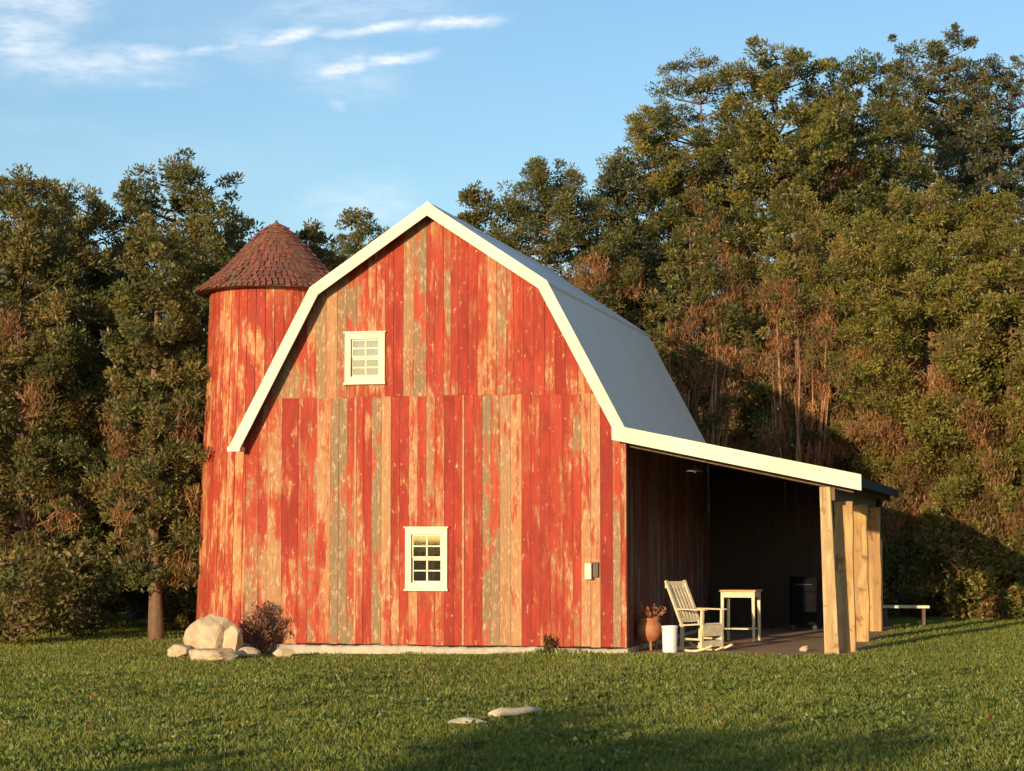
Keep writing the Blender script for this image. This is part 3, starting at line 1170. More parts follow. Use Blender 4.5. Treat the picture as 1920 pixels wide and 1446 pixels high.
for k in range(5):
    yy = -.15 + k * .075
    mb.bar(bot.lerp(top, .14) + Vector((0, yy, 0)), bot.lerp(top, .95) + Vector((0, yy, 0)), .042, .014)
mb.build('backrest', M_WHITE, ch)

# ------------------------------------------------------------------ side table
x, y, z = gp(1387, 34.2)
tb = empty('side_table', (x, y, z), -YAW - R(6), 'small cream topped side table standing behind the rocking chair', 'table')
tb.scale = (1, 1, .93)
mb = MB()
mb.box(-.30, .30, -.24, .24, .84, .872)
mb.build('tabletop', M_TABLE, tb, bevel=.008)
mb = MB()
mb.box(-.26, .26, -.205, -.185, .745, .838)
mb.box(-.26, .26, .185, .205, .745, .838)
mb.box(-.265, -.245, -.18, .18, .745, .838)
mb.box(.245, .265, -.18, .18, .745, .838)
mb.build('apron', M_WHITE, tb)
for a in (-1, 1):
    for b_ in (-1, 1):
        mb = MB()
        mb.bar((a * .25, b_ * .19, .838), (a * .255, b_ * .195, 0), .05, .05, w2=.035, t2=.035, up=(0, 1, 0))
        mb.build('leg', M_WHITE, tb)
mb = MB()
mb.box(-.24, .24, -.17, .17, .20, .222)
mb.build('shelf', M_WHITE, tb)

# ------------------------------------------------------------------ white pail
x, y, z = gp(1254, 31.05)
pl = empty('pail', (x, y, z - .01), 0.4, 'tall white pail on the grass edge left of the rocking chair', 'pail')
mb = MB()
mb.lathe([(.098, 0), (.104, .02), (.112, .36), (.120, .365), (.120, .395), (.108, .395), (.10, .03)], 28)
mb.build('body', M_PAIL, pl, smooth=False)
mb = MB()
mb.tube([(.122 * math.cos(t), .02 + .02 * math.sin(t), .35 - .14 * math.sin(t)) for t in np.linspace(0, math.pi, 12)], .004, 6)
mb.build('handle', M_GREYMETAL, pl)

# ------------------------------------------------------------------ clay planter on legs
x, y, z = gp(1216, 31.75)
pt = empty('planter', (x, y, z), 0.2, 'round rusty clay planter on short legs against the barn corner in the lean-to', 'planter')
mb = MB()
mb.lathe([(.05, .11), (.13, .14), (.185, .23), (.20, .31), (.175, .39), (.145, .43), (.165, .455), (.165, .475), (.14, .475), (.12, .42)], 28)
mb.build('pot', M_TERRA, pt, smooth=True)
for k in range(3):
    a = 2 * math.pi * k / 3 + .4
    mb = MB()
    mb.bar((.09 * math.cos(a), .09 * math.sin(a), .16), (.15 * math.cos(a), .15 * math.sin(a), 0), .03, .03)
    mb.build('leg', M_TERRA, pt)
mb = MB()
r2 = random.Random(5)
for k in range(26):
    a = r2.uniform(0, 6.28)
    s = r2.uniform(.02, .2)
    h = r2.uniform(.08, .26)
    p0 = Vector((.06 * math.cos(a), .06 * math.sin(a), .42))
    p1 = p0 + Vector((s * math.cos(a) * .5, s * math.sin(a) * .5, h * .7))
    p2 = p0 + Vector((s * math.cos(a), s * math.sin(a), h))
    mb.tube([p0, p1, p2], [.006, .005, .003], 4)
    for _ in range(3):
        q = p1.lerp(p2, r2.random()) + Vector((r2.uniform(-.03, .03), r2.uniform(-.03, .03), r2.uniform(-.02, .03)))
        mb.bar(q, q + Vector((r2.uniform(-.04, .04), r2.uniform(-.04, .04), r2.uniform(.0, .05))), .03, .004)
mb.build('dry_stems', M_TERRA, pt)

# ------------------------------------------------------------------ hanging lamp in the lean-to
lp = W(3.62, 2.1)
zc = LZ0 + (3.62 - LX0) * sl - .09
lamp = empty('hanging_lamp', (lp.x, lp.y, zc), 0, 'small white shaded lamp hanging from the lean-to ceiling', 'lamp')
mb = MB()
mb.tube([(0, 0, 0), (0, 0, -.22)], .008, 6)
mb.build('cord', M_DARKMETAL, lamp)
mb = MB()
mb.lathe([(.02, -.20), (.03, -.225), (.08, -.245), (.125, -.285), (.13, -.30), (.12, -.295), (.07, -.25)], 24, close=False)
mb.build('lamp_shade', M_GREYMETAL, lamp, smooth=True)
mb = MB()
mb.lathe([(.012, -.23), (.03, -.25), (.033, -.28), (.018, -.315), (.004, -.32)], 14)
mb.build('bulb', M_PAIL, lamp, smooth=True)

# ------------------------------------------------------------------ covered grill in the far right of the lean-to
gl_ = W(4.72, 7.3)
gr = empty('barbecue_grill', (gl_.x, gl_.y, float(gz(gl_.x, gl_.y)) + .015), -YAW + .2, 'dark barbecue grill on a wheeled cart deep in the lean-to shade', 'grill')
gr.scale = (.72, .75, .86)
mb = MB()
mb.box(-.30, .30, -.22, .22, .12, .78)
mb.build('cabinet', M_BLACK, gr, bevel=.01)
mb = MB()
prof2 = [(-.24, .79), (.24, .79), (.24, .88)] + [(.24 * math.cos(t), .92 + .17 * math.sin(t)) for t in np.linspace(0.1, math.pi - .1, 9)] + [(-.24, .88)]
mb.prism(prof2, -.31, .31, axis='x')
lid = mb.build('lid', M_BLACK, gr)
mb = MB()
mb.bar((-.2, -.29, .93), (.2, -.29, .93), .02, .02)
mb.build('handle', M_DARKMETAL, lid)
for a in (-1, 1):
    for b_ in (-1, 1):
        mb = MB()
        mb.lathe([(.05, -.02), (.06, 0), (.05, .02)], 14)
        wv = [(p[0], p[2], p[1] + .06) for p in mb.v]
        mb.v = [(p[0] + a * .26, p[1] + b_ * .19, p[2]) for p in wv]
        mb.build('wheel', M_DARKMETAL, gr)

# ------------------------------------------------------------------ low pale bench behind the lean-to
x, y, z = gp(1692, 38.9)
bn = empty('low_bench', (x, y, z - .01), R(-6), 'low pale plank bench on the grass beyond the outer planks of the lean-to', 'bench')
mb = MB()
mb.box(-.44, .44, -.17, -.003, .335, .385)
mb.box(-.45, .43, .003, .17, .337, .383)
mb.build('seat', M_WHITE, bn, bevel=.006)
for s in (-1, 1):
    mb = MB()
    mb.box(s * .34 - .025, s * .34 + .025, -.14, .14, -.02, .334)
    mb.build('leg', M_OLDWOOD, bn)

# blue drum beyond the left trees
x, y, z = gp(271, 47.0)
mb = MB()
mb.lathe([(.25, 0), (.27, .03), (.27, .28), (.28, .29), (.27, .30), (.27, .58), (.28, .59), (.27, .60), (.27, .86), (.25, .89)], 28)
dr = mb.build('drum', M_BLUE, smooth=False)
dr.location = (x, y, z)
tag(dr, 'blue plastic drum in the dark shade beyond the left tree trunks', 'drum')


# ------------------------------------------------------------------ foliage
def leaves(rs, cen, rad, per, ln, wd, outward=0.7, flat=1.0, center=None, upbias=0.25):
    """quads (diamond leaves) round clump centres. cen (C,3), rad (C,)"""
    C = len(cen)
    n = C * per
    d = rs.normal(size=(n, 3))
    d /= np.linalg.norm(d, axis=1)[:, None]
    rr = rs.uniform(0.15, 1.0, n) ** 0.6
    off = d * (rr * np.repeat(rad, per))[:, None]
    off[:, 2] *= flat
    p = np.repeat(cen, per, axis=0) + off
    dirv = d * outward + rs.normal(size=(n, 3)) * (1 - outward) * .8
    dirv[:, 2] += upbias
    dirv /= np.linalg.norm(dirv, axis=1)[:, None]
    nr = rs.normal(size=(n, 3))
    side = np.cross(dirv, nr)
    side /= np.linalg.norm(side, axis=1)[:, None] + 1e-9
    L_ = ln * rs.uniform(.6, 1.3, n)[:, None]
    Wd = wd * rs.uniform(.7, 1.3, n)[:, None]
    v = np.empty((n, 4, 3))
    v[:, 0] = p - dirv * L_ * .5
    v[:, 1] = p - side * Wd * .5 + dirv * L_ * .05
    v[:, 2] = p + dirv * L_ * .5
    v[:, 3] = p + side * Wd * .5 + dirv * L_ * .05
    return v.reshape(-1, 3)


def tint_for(rs, C, per, cols, var=.25):
    cols = np.asarray(cols)
    k = rs.randint(0, len(cols), C)
    c = cols[k] * rs.uniform(1 - var, 1 + var, (C, 1))
    c = np.repeat(c, per, axis=0) * rs.uniform(.86, 1.14, (C * per, 1))
    return np.repeat(c, 4, axis=0)


GREEN_DARK = [(.135, .130, .040), (.165, .150, .042), (.105, .115, .037), (.205, .160, .050)]
GREEN_OLIVE = [(.125, .138, .040), (.155, .158, .046), (.100, .120, .036), (.180, .160, .050)]
GREEN_YELLOW = [(.205, .200, .040), (.240, .215, .046), (.165, .175, .036), (.225, .185, .052)]
GREEN_GREY = [(0.120, 0.136, 0.080), (0.152, 0.160, 0.096), (0.096, 0.115, 0.064)]
BROWN = [(.33, .160, .072), (.37, .20, .09), (.25, .135, .06), (.20, .145, .055)]


def make_tree(name, loc, H, Rm, seed, label, cat='tree', group=None, z0=.18, shape='pine', cols=GREEN_DARK, brown=0.0, per=100, btop=.62,
              ln=.10, wd=.036, trunk_r=.13, dens=1.0, limbs=0, lean=0.0, flat=.75, gap=None, squash=1.0, bare=0.0):
    rs = np.random.RandomState(seed)
    fsz = rs.uniform(.82, 1.25)
    ln, wd, per = ln * fsz, wd * fsz, int(per / fsz ** 1.6)
    root = empty(name, loc, 0, label, cat, group)
    tm = MB()
    # trunk
    npt = 9
    tp = []
    for k in range(npt):
        t = k / (npt - 1)
        tp.append((lean * t * H + .06 * math.sin(t * 5 + seed), .05 * math.sin(t * 4 + seed * 2), -.15 + t * (H * .97 + .15)))
    tr_ = [trunk_r * (1 - .9 * (k / (npt - 1))) * (1.25 if k == 0 else 1) for k in range(npt)]
    tm.tube(tp, tr_, 8)

    def axis(z):
        t = min(max(z / H, 0), 1) * (npt - 1)
        i = min(int(t), npt - 2)
        f = t - i
        return np.array(tp[i]) * (1 - f) + np.array(tp[i + 1]) * f

    def radius(t):
        # t 0 bottom of the crown, 1 top
        if shape == 'pine':
            return Rm * (min(1.0, .55 + t * 1.6) if t < .3 else max(0.05, (1 - ((t - .3) / .72) ** 2.3)))
        if shape == 'column':
            return Rm * (min(1.0, .75 + t) if t < .6 else max(.05, math.sqrt(max(0, 1 - ((t - .6) / .42) ** 2))))
        # round
        return Rm * math.sqrt(max(.02, 1 - (2 * (t ** .85) - 1) ** 2 * .96))
    cen, rad, brn, tips = [], [], [], []
    zc0 = H * z0
    step = .31 / dens
    z = zc0
    ph = rs.uniform(0, 6.28, 6)
    while z < H:
        t = (z - zc0) / (H - zc0)
        nb = rs.randint(5, 8) if t < .85 else rs.randint(3, 5)
        a0 = rs.uniform(0, 6.28)
        for k in range(nb):
            a = a0 + k * 6.283 / nb + rs.uniform(-.3, .3)
            lump = 1 + .20 * math.sin(2 * a + ph[0] + z * .8) + .14 * math.sin(3 * a + ph[1] - z * 1.7) + rs.uniform(-.22, .16)
            r_ = radius(t) * lump
            if r_ < .12:
                r_ = .12
            rise = .25 if shape != 'pine' else (.10 + .45 * t)
            base = axis(z)
            end = base + np.array([math.cos(a) * r_, math.sin(a) * r_ * squash, min(r_ * rise + rs.uniform(-.1, .25), H - z + .05)])
            if rs.random_sample() < .7 and r_ > .4:
                mid = (base + end) / 2 + np.array([0, 0, -.04 * r_])
                tm.tube([base, mid, end], [max(.012, .028 * r_), .014, .005], 4)
            isb = rs.random_sample() < (brown * max(0.0, 1 - (t / btop) ** 3) if brown else 0)
            ncl = max(1, int(r_ / .25 * (.75 + .5 * rs.random_sample())))
            for q in range(ncl):
                f = 1 - (q / max(ncl, 1)) ** 1.15 * .72
                p = base + (end - base) * f + rs.normal(size=3) * np.array([.10, .10, .07])
                if bare and rs.random_sample() < bare:
                    continue
                if isb:
                    f_ = rs.random_sample()
                cen.append(p)
                rad.append(rs.uniform(.17, .32) * (1.0 if f > .5 else 1.1) * (.75 + .25 * min(1, Rm / 1.5)))
                brn.append(isb)
            if t > .35 or shape != 'pine':
                tips.append(end)
        z += step * rs.uniform(.75, 1.25)
    # a leading shoot and upright tips along the top give the outline its fingers
    for k in range(7):
        p = axis(H * .97) + np.array([rs.normal() * .16, rs.normal() * .16, rs.uniform(-.45, .02)])
        cen.append(p)
        rad.append(rs.uniform(.10, .2))
        brn.append(False)
    for e in tips:
        if rs.random_sample() < .4:
            cen.append(e + np.array([rs.normal() * .05, rs.normal() * .05, rs.uniform(.05, .22)]))
            rad.append(rs.uniform(.12, .22))
            brn.append(False)
    cen, rad, brn = np.array(cen), np.array(rad), np.array(brn)
    if gap is not None:
        keep = np.ones(len(cen), bool)
        for (gx_, gy_, gz_, gr_) in gap:
            keep &= np.linalg.norm(cen - np.array([gx_, gy_, gz_]), axis=1) > gr_
        cen, rad, brn = cen[keep], rad[keep], brn[keep]
    tm.build('trunk', M_BARK, root, smooth=True)
    g = ~brn
    v = leaves(rs, cen[g], rad[g], per, ln, wd, flat=flat)
    np_mesh('crown', v, 4, M_LEAF, tint_for(rs, g.sum(), per, cols), root)
    if limbs:
        for k in range(limbs):
            a = rs.uniform(0, 6.28)
            zb_ = H * rs.uniform(.02, .35)
            zt_ = zb_ + H * rs.uniform(.2, .4)
            r0, r1 = Rm * rs.uniform(.3, .75), Rm * rs.uniform(.75, 1.05)
            b0 = axis(zb_)
            lm = MB()
            q0 = Vector((b0[0] + r0 * math.cos(a), b0[1] + r0 * math.sin(a), zb_))
            q2 = Vector((b0[0] + r1 * math.cos(a + .2), b0[1] + r1 * math.sin(a + .2), zt_))
            q1 = q0.lerp(q2, .5) + Vector((rs.normal() * .08, rs.normal() * .08, .1))
            lm.tube([Vector((b0[0], b0[1], max(0, zb_ - .3))), q0, q1, q2], [.045, .038, .028, .01], 6)
            lm.build('limb', M_LIMB, root, smooth=True)
    if brn.any():
        pb = max(8, int(per * .95))
        v = leaves(rs, cen[brn], rad[brn] * 1.1, pb, ln * 1.7, wd * .55, outward=.25, flat=1.5, upbias=1.1)
        np_mesh('brown_foliage', v, 4, M_LEAF, tint_for(rs, brn.sum(), pb, BROWN), root)
    return root


def tree_at(px, Y, top, halfpx, seed, label, **k):
    x_ = (px - 960) / 4000 * Y
    g = float(gz(x_, Y))
    H = (1005 - top) / 4000 * Y + CAM_H - g
    kk = dict(group='trees round the barn clearing')
    kk.update(k)
    nm = kk.pop('name', 'pine_tree')
    return make_tree(nm, (x_, Y, g), H, halfpx / 4000 * Y, seed, label, **kk)


# left wood edge
tree_at(40, 39.5, 312, 135, 1, 'dark rounded pine at the left edge of the photo', z0=.06, cols=GREEN_DARK + GREEN_OLIVE[:1], dens=1.2, brown=.12, shape='column')
tree_at(292, 37.0, 400, 80, 2, 'slim pine left of the silo showing its pale bare trunk foot', z0=.15, cols=GREEN_OLIVE + GREEN_DARK, dens=1.25, trunk_r=.13, brown=.12, shape='column')
tree_at(318, 42.5, 297, 150, 3, 'broad round topped pine just left of the silo roof', z0=.05, cols=GREEN_OLIVE + GREEN_DARK, dens=1.2, brown=.12, shape='column')
tree_at(165, 41.0, 352, 95, 38, 'dark pine in the dip between the two rounded left pines', z0=.05, cols=GREEN_DARK, dens=1.15, brown=.12, shape='column')
tree_at(440, 45.5, 400, 90, 4, 'dark pine standing directly behind the silo', z0=.05, cols=GREEN_DARK, brown=.1, shape='column')
tree_at(-260, 41, 330, 150, 5, 'dark pine just beyond the left frame', z0=.06, cols=GREEN_DARK, shape='column')
tree_at(592, 47, 405, 70, 6, 'slender dark pine tip between the silo roof and the barn roof', z0=.1, cols=GREEN_DARK)
tree_at(672, 50, 385, 112, 7, 'green pine rising behind the left slope of the barn roof', z0=.1, cols=GREEN_OLIVE[:2] + GREEN_DARK[:2])
tree_at(85, 43, 330, 110, 39, 'pine behind the left edge pine filling the left tree line', z0=.05, cols=GREEN_DARK + GREEN_OLIVE[:1], dens=1.15, brown=.12, shape='column')
# behind the ridge
tree_at(890, 47.5, 345, 108, 8, 'short pine just right of the barn ridge', z0=.1, cols=GREEN_OLIVE[:2] + GREEN_DARK[:2], brown=.3)
tree_at(1022, 48, 292, 140, 9, 'round topped pine behind the right slope of the barn roof', z0=.1, cols=GREEN_OLIVE[:3] + GREEN_DARK[:2], brown=.35, dens=1.25, shape='column', btop=.8)
tree_at(1152, 50, 286, 95, 10, 'pale grey green young tree at the left foot of the tall right trees', z0=.1, cols=GREEN_GREY + GREEN_OLIVE[:1], dens=1.15, name='young_tree')
# the tall right group
tree_at(1225, 51, 190, 92, 11, 'leftmost and lowest of the tall trees on the right', z0=.12, cols=GREEN_YELLOW[:2] + GREEN_OLIVE, brown=.5, shape='column', dens=1.15, name='tall_tree', btop=.8)
tree_at(1322, 52, 80, 115, 12, 'tall slim tree with an open top, second of the tall right group', z0=.15, cols=GREEN_OLIVE + GREEN_GREY[:1], brown=.4, shape='column', dens=1.0, name='tall_tree')
tree_at(1465, 51, 62, 145, 13, 'broadest tall tree, dense olive crown in the middle of the right group', z0=.12, cols=GREEN_OLIVE + GREEN_YELLOW[:1], brown=.5, shape='column', dens=1.2, name='tall_tree', btop=.8)
tree_at(1608, 52, 72, 118, 14, 'tall olive tree left of the sparse tree', z0=.12, cols=GREEN_OLIVE, brown=.3, shape='column', dens=1.15, name='tall_tree')
tree_at(1770, 58, 36, 140, 15, 'tallest tree, sparse crown with sky showing through', z0=.2, cols=GREEN_GREY + GREEN_DARK[:1], dens=1.1, bare=.2, shape='column', name='sparse_tree')
tree_at(1900, 60, 78, 110, 16, 'sparse tall tree at the right edge of the photo', z0=.2, cols=GREEN_GREY + GREEN_OLIVE[:1], dens=1.1, bare=.2, shape='column', name='sparse_tree')
tree_at(2060, 55, 100, 130, 17, 'tall tree just beyond the right frame', z0=.12, cols=GREEN_OLIVE, shape='column', name='tall_tree')
# browned columns in front of them
tree_at(1300, 45.5, 400, 70, 18, 'column shaped conifer with browned lower half above the far roof edge', z0=.05, cols=GREEN_OLIVE, brown=.95, btop=.97, limbs=26, per=80, shape='column', name='conifer')
tree_at(1498, 44.8, 320, 66, 19, 'column shaped conifer with orange brown dead branches above the lean-to roof', z0=.05, cols=GREEN_OLIVE + GREEN_YELLOW[:2], brown=.95, btop=.97, limbs=26, per=80, shape='column', name='conifer')
tree_at(1195, 49, 470, 60, 20, 'dark narrow conifer behind the rear end of the barn roof', z0=.03, cols=GREEN_DARK, brown=.4, shape='column', name='conifer')
tree_at(1752, 43.2, 335, 165, 21, 'big rounded yellow green tree on the right, behind the lean-to', z0=.02, cols=GREEN_YELLOW, shape='column', dens=1.3, brown=.3, name='broadleaf_tree')
tree_at(1895, 42.2, 440, 135, 22, 'rounded yellow green tree at the right edge in front of the sparse trees', z0=.02, cols=GREEN_YELLOW, shape='column', dens=1.3, brown=.35, name='broadleaf_tree')
tree_at(1610, 45.5, 560, 70, 23, 'yellow green tree squeezed between the brown conifer and the big rounded tree', z0=.03, cols=GREEN_YELLOW[:3] + GREEN_OLIVE[:2], shape='column', dens=1.25, brown=.45, name='broadleaf_tree')
tree_at(2060, 42, 420, 140, 24, 'rounded yellow green tree just beyond the right frame', z0=.02, cols=GREEN_YELLOW, shape='round', dens=1.1, name='broadleaf_tree')


def bush_at(px, Y, h, r_, seed, label, cols, name='bush', **k):
    x_ = (px - 960) / 4000 * Y
    return make_tree(name, (x_, Y, float(gz(x_, Y))), h, r_, seed, label, 'bush', 'bushes along the wood edge', z0=.02, shape='round', cols=cols, trunk_r=.03, per=30, ln=.11, wd=.05, dens=1.5, **k)


bush_at(1835, 41.6, 1.9, 1.0, 31, 'low brownish bush at the right edge of the lawn', GREEN_YELLOW + BROWN[2:3])
bush_at(1930, 41.0, 1.5, .9, 32, 'low olive bush cut by the right frame', GREEN_OLIVE + GREEN_YELLOW[:2])
bush_at(1762, 42.2, 1.5, .7, 33, 'low bush behind the right end of the pale bench', GREEN_OLIVE + GREEN_YELLOW[:2])
bush_at(1660, 42.6, 1.6, .8, 34, 'shaded bush behind the left end of the pale bench', GREEN_OLIVE)
bush_at(30, 35.6, 1.5, .9, 35, 'dark bush under the left edge pine', GREEN_DARK)
bush_at(140, 38.5, 1.7, .9, 36, 'dark bush in the shade left of the pale trunk', GREEN_DARK)
bush_at(350, 40.5, 1.6, .7, 37, 'dark bush between the pale trunk and the silo', GREEN_DARK)

# unseen shrubs added behind the camera so their long shadows cross the lower lawn
make_tree('unseen_shrub', (-10.9, -5.6, float(gz(-10.9, -5.6))), 3.75, 2.3, 60, 'broad round unseen shrub added behind the viewer to shade the near lawn', 'shrub', z0=.02, shape='column', cols=GREEN_OLIVE, per=60, ln=.14, wd=.06)
make_tree('unseen_shrub', (-4.6, -5.0, float(gz(-4.6, -5.0))), 3.35, 1.6, 61, 'smaller round unseen shrub added behind the viewer to cast shadow towards the lower right', 'shrub', z0=.02, shape='column', cols=GREEN_OLIVE, per=60, ln=.14, wd=.06)
# distant wood as one mass
rs = np.random.RandomState(77)
C = 2600
fx = rs.uniform(-42, 42, C)
fy = 66 + rs.uniform(0, 12, C) - .012 * fx ** 2 * 0
fz = rs.uniform(.0, 1.0, C) * (6.5 + 1.8 * np.sin(fx * .6) + 1.2 * np.sin(fx * 1.7 + 1))
cen = np.stack([fx, fy, fz], -1)
v = leaves(rs, cen, rs.uniform(.5, 1.0, C), 42, .42, .2)
fw = np_mesh('far_woods', v, 4, M_LEAF, tint_for(rs, C, 42, GREEN_DARK))
tag(fw, 'dense dark woods far behind the trees', 'woods', kind='stuff')
# dark undergrowth under the nearer trees
C = 1500
fx = np.concatenate([rs.uniform(-14, -3, C // 2), rs.uniform(2, 16, C - C // 2)])
fy = np.where(fx < 0, 42 + rs.uniform(0, 9, C), 47 + rs.uniform(0, 9, C))
fz = rs.uniform(0, 1, C) ** 1.2 * np.where(fx < 0, 2.6, 3.6)
keep = ~((np.abs(fx - (271 - 960) / 4000 * 44) < .7) & (fy < 47.5))
cen = np.stack([fx, fy, fz], -1)[keep]
v = leaves(rs, cen, rs.uniform(.25, .5, len(cen)), 36, .2, .09)
ug = np_mesh('undergrowth', v, 4, M_LEAF, tint_for(rs, len(cen), 36, GREEN_DARK))
tag(ug, 'dark undergrowth below the trees behind the barn', 'undergrowth', kind='stuff')

# russet shrub at the left foot of the barn
p0 = W(-2.50, -.28)
sh = empty('shrub', (p0.x, p0.y, float(gz(p0.x, p0.y))), 0, 'low dry russet shrub against the left foot of the barn front', 'shrub')
rs = np.random.RandomState(9)
mb = MB()
cen, rad = [], []
for k in range(34):
    a = rs.uniform(0, 6.28)
    s = rs.uniform(.08, .42)
    h = rs.uniform(.45, .85) * (1 - .5 * (s / .42) ** 2)
    q = [Vector((.05 * math.cos(a), .03 * math.sin(a), -.05)), Vector((s * .5 * math.cos(a), s * .25 * math.sin(a), h * .65)), Vector((s * math.cos(a), s * .42 * math.sin(a), h)), Vector((s * 1.2 * math.cos(a), s * .5 * math.sin(a), h * .8))]
    mb.tube(q, [.012, .009, .006, .003], 4)
    for j in range(5):
        t = rs.uniform(.25, 1)
        c_ = q[1].lerp(q[2], t) if t > .6 else q[0].lerp(q[1], t + .35)
        cen.append(np.array(c_) + rs.normal(size=3) * .03)
        rad.append(rs.uniform(.05, .09))
mb.build('stems', M_OLDWOOD, sh)
v = leaves(rs, np.array(cen), np.array(rad) * 1.2, 10, .07, .022, upbias=.6)
np_mesh('leaves', v, 4, M_LEAF, tint_for(rs, len(cen), 10, [(.25, .115, .075), (.31, .15, .10), (.17, .075, .05)]), sh)

# dry weeds at the barn foot
def weed(px, Y, h, seed, label):
    x_ = (px - 960) / 4000 * Y
    rs = np.random.RandomState(seed)
    root = empty('weed', (x_, Y, float(gz(x_, Y))), 0, label, 'weed')
    mb = MB()
    cen, rad = [], []
    for k in range(9):
        a = rs.uniform(0, 6.28)
        s = rs.uniform(.02, .13) * h / .3
        q = [Vector((0, 0, -.03)), Vector((s * .4 * math.cos(a), s * .4 * math.sin(a), h * .6)), Vector((s * math.cos(a), s * math.sin(a), h * rs.uniform(.7, 1.1)))]
        mb.tube(q, [.006, .005, .002], 4)
        for j in range(4):
            cen.append(np.array(q[0].lerp(q[2], rs.uniform(.25, 1))))
            rad.append(.04)
    mb.build('stems', M_OLDWOOD, root)
    v = leaves(rs, np.array(cen), np.array(rad), 9, .07, .02)
    np_mesh('leaves', v, 4, M_LEAF, tint_for(rs, len(cen), 9, [(.09, .06, .02), (.07, .07, .02), (.12, .07, .03)]), root)


weed(1027, 31.05, .27, 1, 'dark dry weed at the barn foot right of the lower window')

# ------------------------------------------------------------------ grass
rs = np.random.RandomState(4)
NB = 640000
# denser near the camera
u = rs.uniform(0, 1, NB)
gy_ = 11.5 + (46 - 11.5) * u ** 1.25
half = gy_ * .24 * 1.35 + 4.5
gx_ = rs.uniform(-1, 1, NB) * half
lx, ly = local_np(gx_, gy_)
inside = (lx > -HW - .06) & (lx < 6.1) & (ly > -.07) & (ly < LEN + .3)
dirtm = (lx > 2.85) & (lx < 6.2) & (ly > -.32 + .12 * np.sin(lx * 9)) & (ly < LEN + 1)
inside |= (np.hypot(gx_ - sx_, gy_ - sy_) < 1.42)
keep = ~(inside | dirtm)
gx_, gy_ = gx_[keep], gy_[keep]
n = len(gx_)


def vnoise(x, y, s, seed):
    r_ = np.random.RandomState(seed)
    t = np.zeros_like(x)
    for k in range(7):
        a = r_.uniform(0, 6.28)
        f = s * r_.uniform(.6, 1.8)
        t += np.sin(x * math.cos(a) * f + y * math.sin(a) * f + r_.uniform(0, 6.28) + 1.5 * np.sin(x * f * .37 + y * f * .29 + k))
    return t / 7


n1 = vnoise(gx_, gy_, 1.1, 1)
n2 = vnoise(gx_, gy_, 5.0, 2)
hgt = (.046 + .012 * n1 + .012 * n2 + rs.uniform(-.012, .02, n)) * (1 + .35 * np.clip((17.5 - gy_) / 4, 0, 1))
lx, ly = local_np(gx_, gy_)
nearfoot = (ly > -1.4) & (ly < .5) & (lx > -4) & (lx < 6.5)
hgt = np.where(nearfoot, hgt * np.where(lx > 1.1, 1.15 + .5 * n2, .5), hgt)
foot = (ly > -.36) & (ly < .1) & (lx > -3.4) & (lx < 2.9)
hgt = np.where(foot, hgt * np.clip(1.1 + 2.2 * vnoise(gx_, gy_, 4.0, 31), .6, 2.6), hgt)
hgt = np.clip(hgt, .018, .2)
wid = rs.uniform(.005, .011, n) * (1 + .25 * (gy_ > 24))
a = rs.uniform(0, 6.28, n)
ln_ = rs.uniform(.15, .7, n) * hgt
tipd = np.stack([np.cos(a) * ln_, np.sin(a) * ln_, hgt], -1)
sidea = rs.uniform(0, 6.28, n)
sd_ = np.stack([np.cos(sidea), np.sin(sidea), np.zeros(n)], -1) * wid[:, None]
base = np.stack([gx_, gy_, gz(gx_, gy_) - .004], -1)
V4 = np.empty((n, 4, 3))
V4[:, 0] = base - sd_ * .5
V4[:, 1] = base + sd_ * .5
midp = base + tipd * np.array([.35, .35, .62])
V4[:, 2] = base + tipd + sd_ * .06
V4[:, 3] = midp - sd_ * .55
gc = np.array([(.150, .190, .032), (.180, .208, .038), (.128, .168, .028), (.210, .215, .048)])
ci = np.clip(((n1 + rs.normal(size=n) * .45) * 1.3 + 1.5).astype(int), 0, 3)
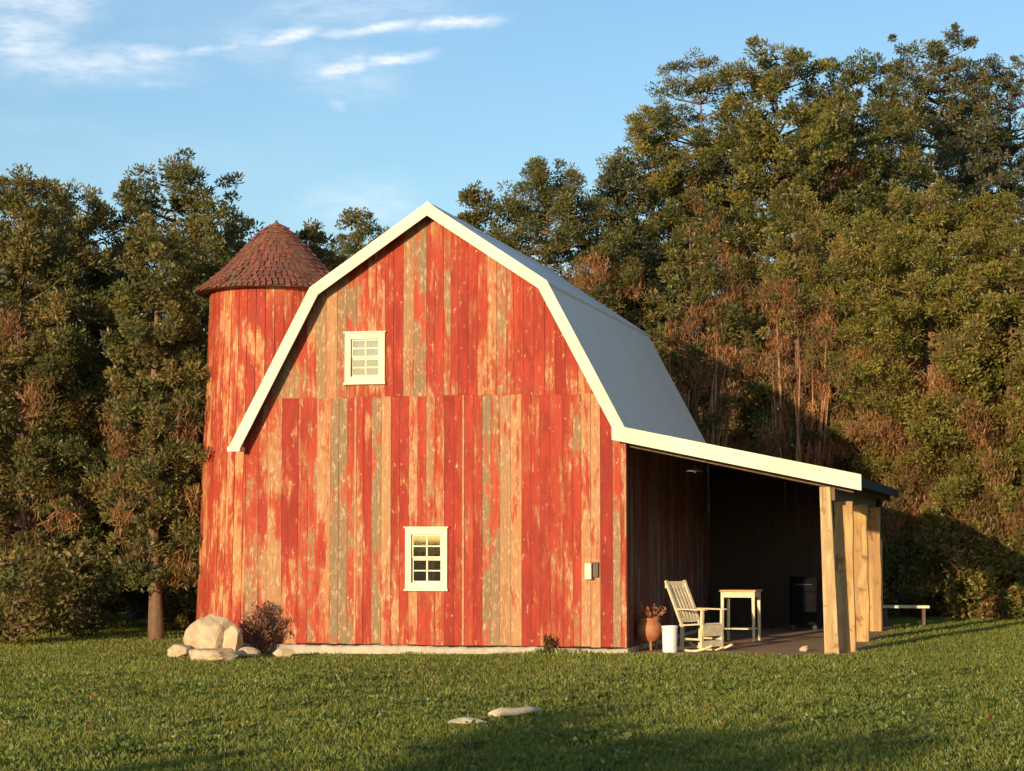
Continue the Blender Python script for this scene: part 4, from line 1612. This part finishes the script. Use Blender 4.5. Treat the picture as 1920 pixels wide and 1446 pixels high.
col = gc[ci] * rs.uniform(.82, 1.18, (n, 1)) * (1 + .22 * vnoise(gx_, gy_, 2.6, 12) + .18 * vnoise(gx_, gy_, .7, 19))[:, None]
dry = rs.random_sample(n) < .04 + .22 * np.clip(vnoise(gx_, gy_, .9, 23) - .12, 0, 1)
col[dry] = np.array([.20, .16, .065]) * rs.uniform(.7, 1.2, (dry.sum(), 1))
gr_o = np_mesh('grass', V4.reshape(-1, 3), 4, M_GRASS, np.repeat(col, 4, axis=0))
tag(gr_o, 'short green lawn grass in front of the barn', 'grass', kind='stuff')
# clover and broad weeds in the nearer lawn
C = 2400
u = rs.uniform(0, 1, C)
cy_ = 13 + 14 * u ** 1.1
cx_ = rs.uniform(-1, 1, C) * (cy_ * .24 * 1.15 + 1)
kk = vnoise(cx_, cy_, 1.6, 8) + rs.normal(size=C) * .25 > -.05
cx_, cy_ = cx_[kk], cy_[kk]
cen = np.stack([cx_, cy_, gz(cx_, cy_) + .045], -1)
v = leaves(rs, cen, rs.uniform(.04, .085, len(cen)), 14, .045, .034, flat=.45, upbias=.35)
cl = np_mesh('clover', v, 4, M_GRASS, tint_for(rs, len(cen), 14, [(.10, .14, .032), (.13, .175, .036), (.10, .14, .028), (.15, .18, .05)]))
tag(cl, 'clover and broad leaved weeds growing through the nearer lawn', 'clover', kind='stuff')

# fallen leaves
C = 170
cy_ = 14 + 18 * rs.uniform(0, 1, C) ** 1.2
cx_ = rs.uniform(-1, 1, C) * (cy_ * .24 * 1.1 + 1)
lx, ly = local_np(cx_, cy_)
kk = ~((ly > -.2) & (lx > -HW - .2) & (lx < 6.3))
cen = np.stack([cx_, cy_, gz(cx_, cy_) + .05], -1)[kk]
v = leaves(rs, cen, np.full(len(cen), .03), 1, .05, .035, flat=.3, upbias=.1)
fl = np_mesh('fallen_leaves', v, 4, M_GRASS, tint_for(rs, len(cen), 1, [(.26, .10, .035), (.22, .13, .05), (.16, .07, .03)]))
tag(fl, 'brown fallen leaves scattered over the lawn', 'leaves', kind='stuff')
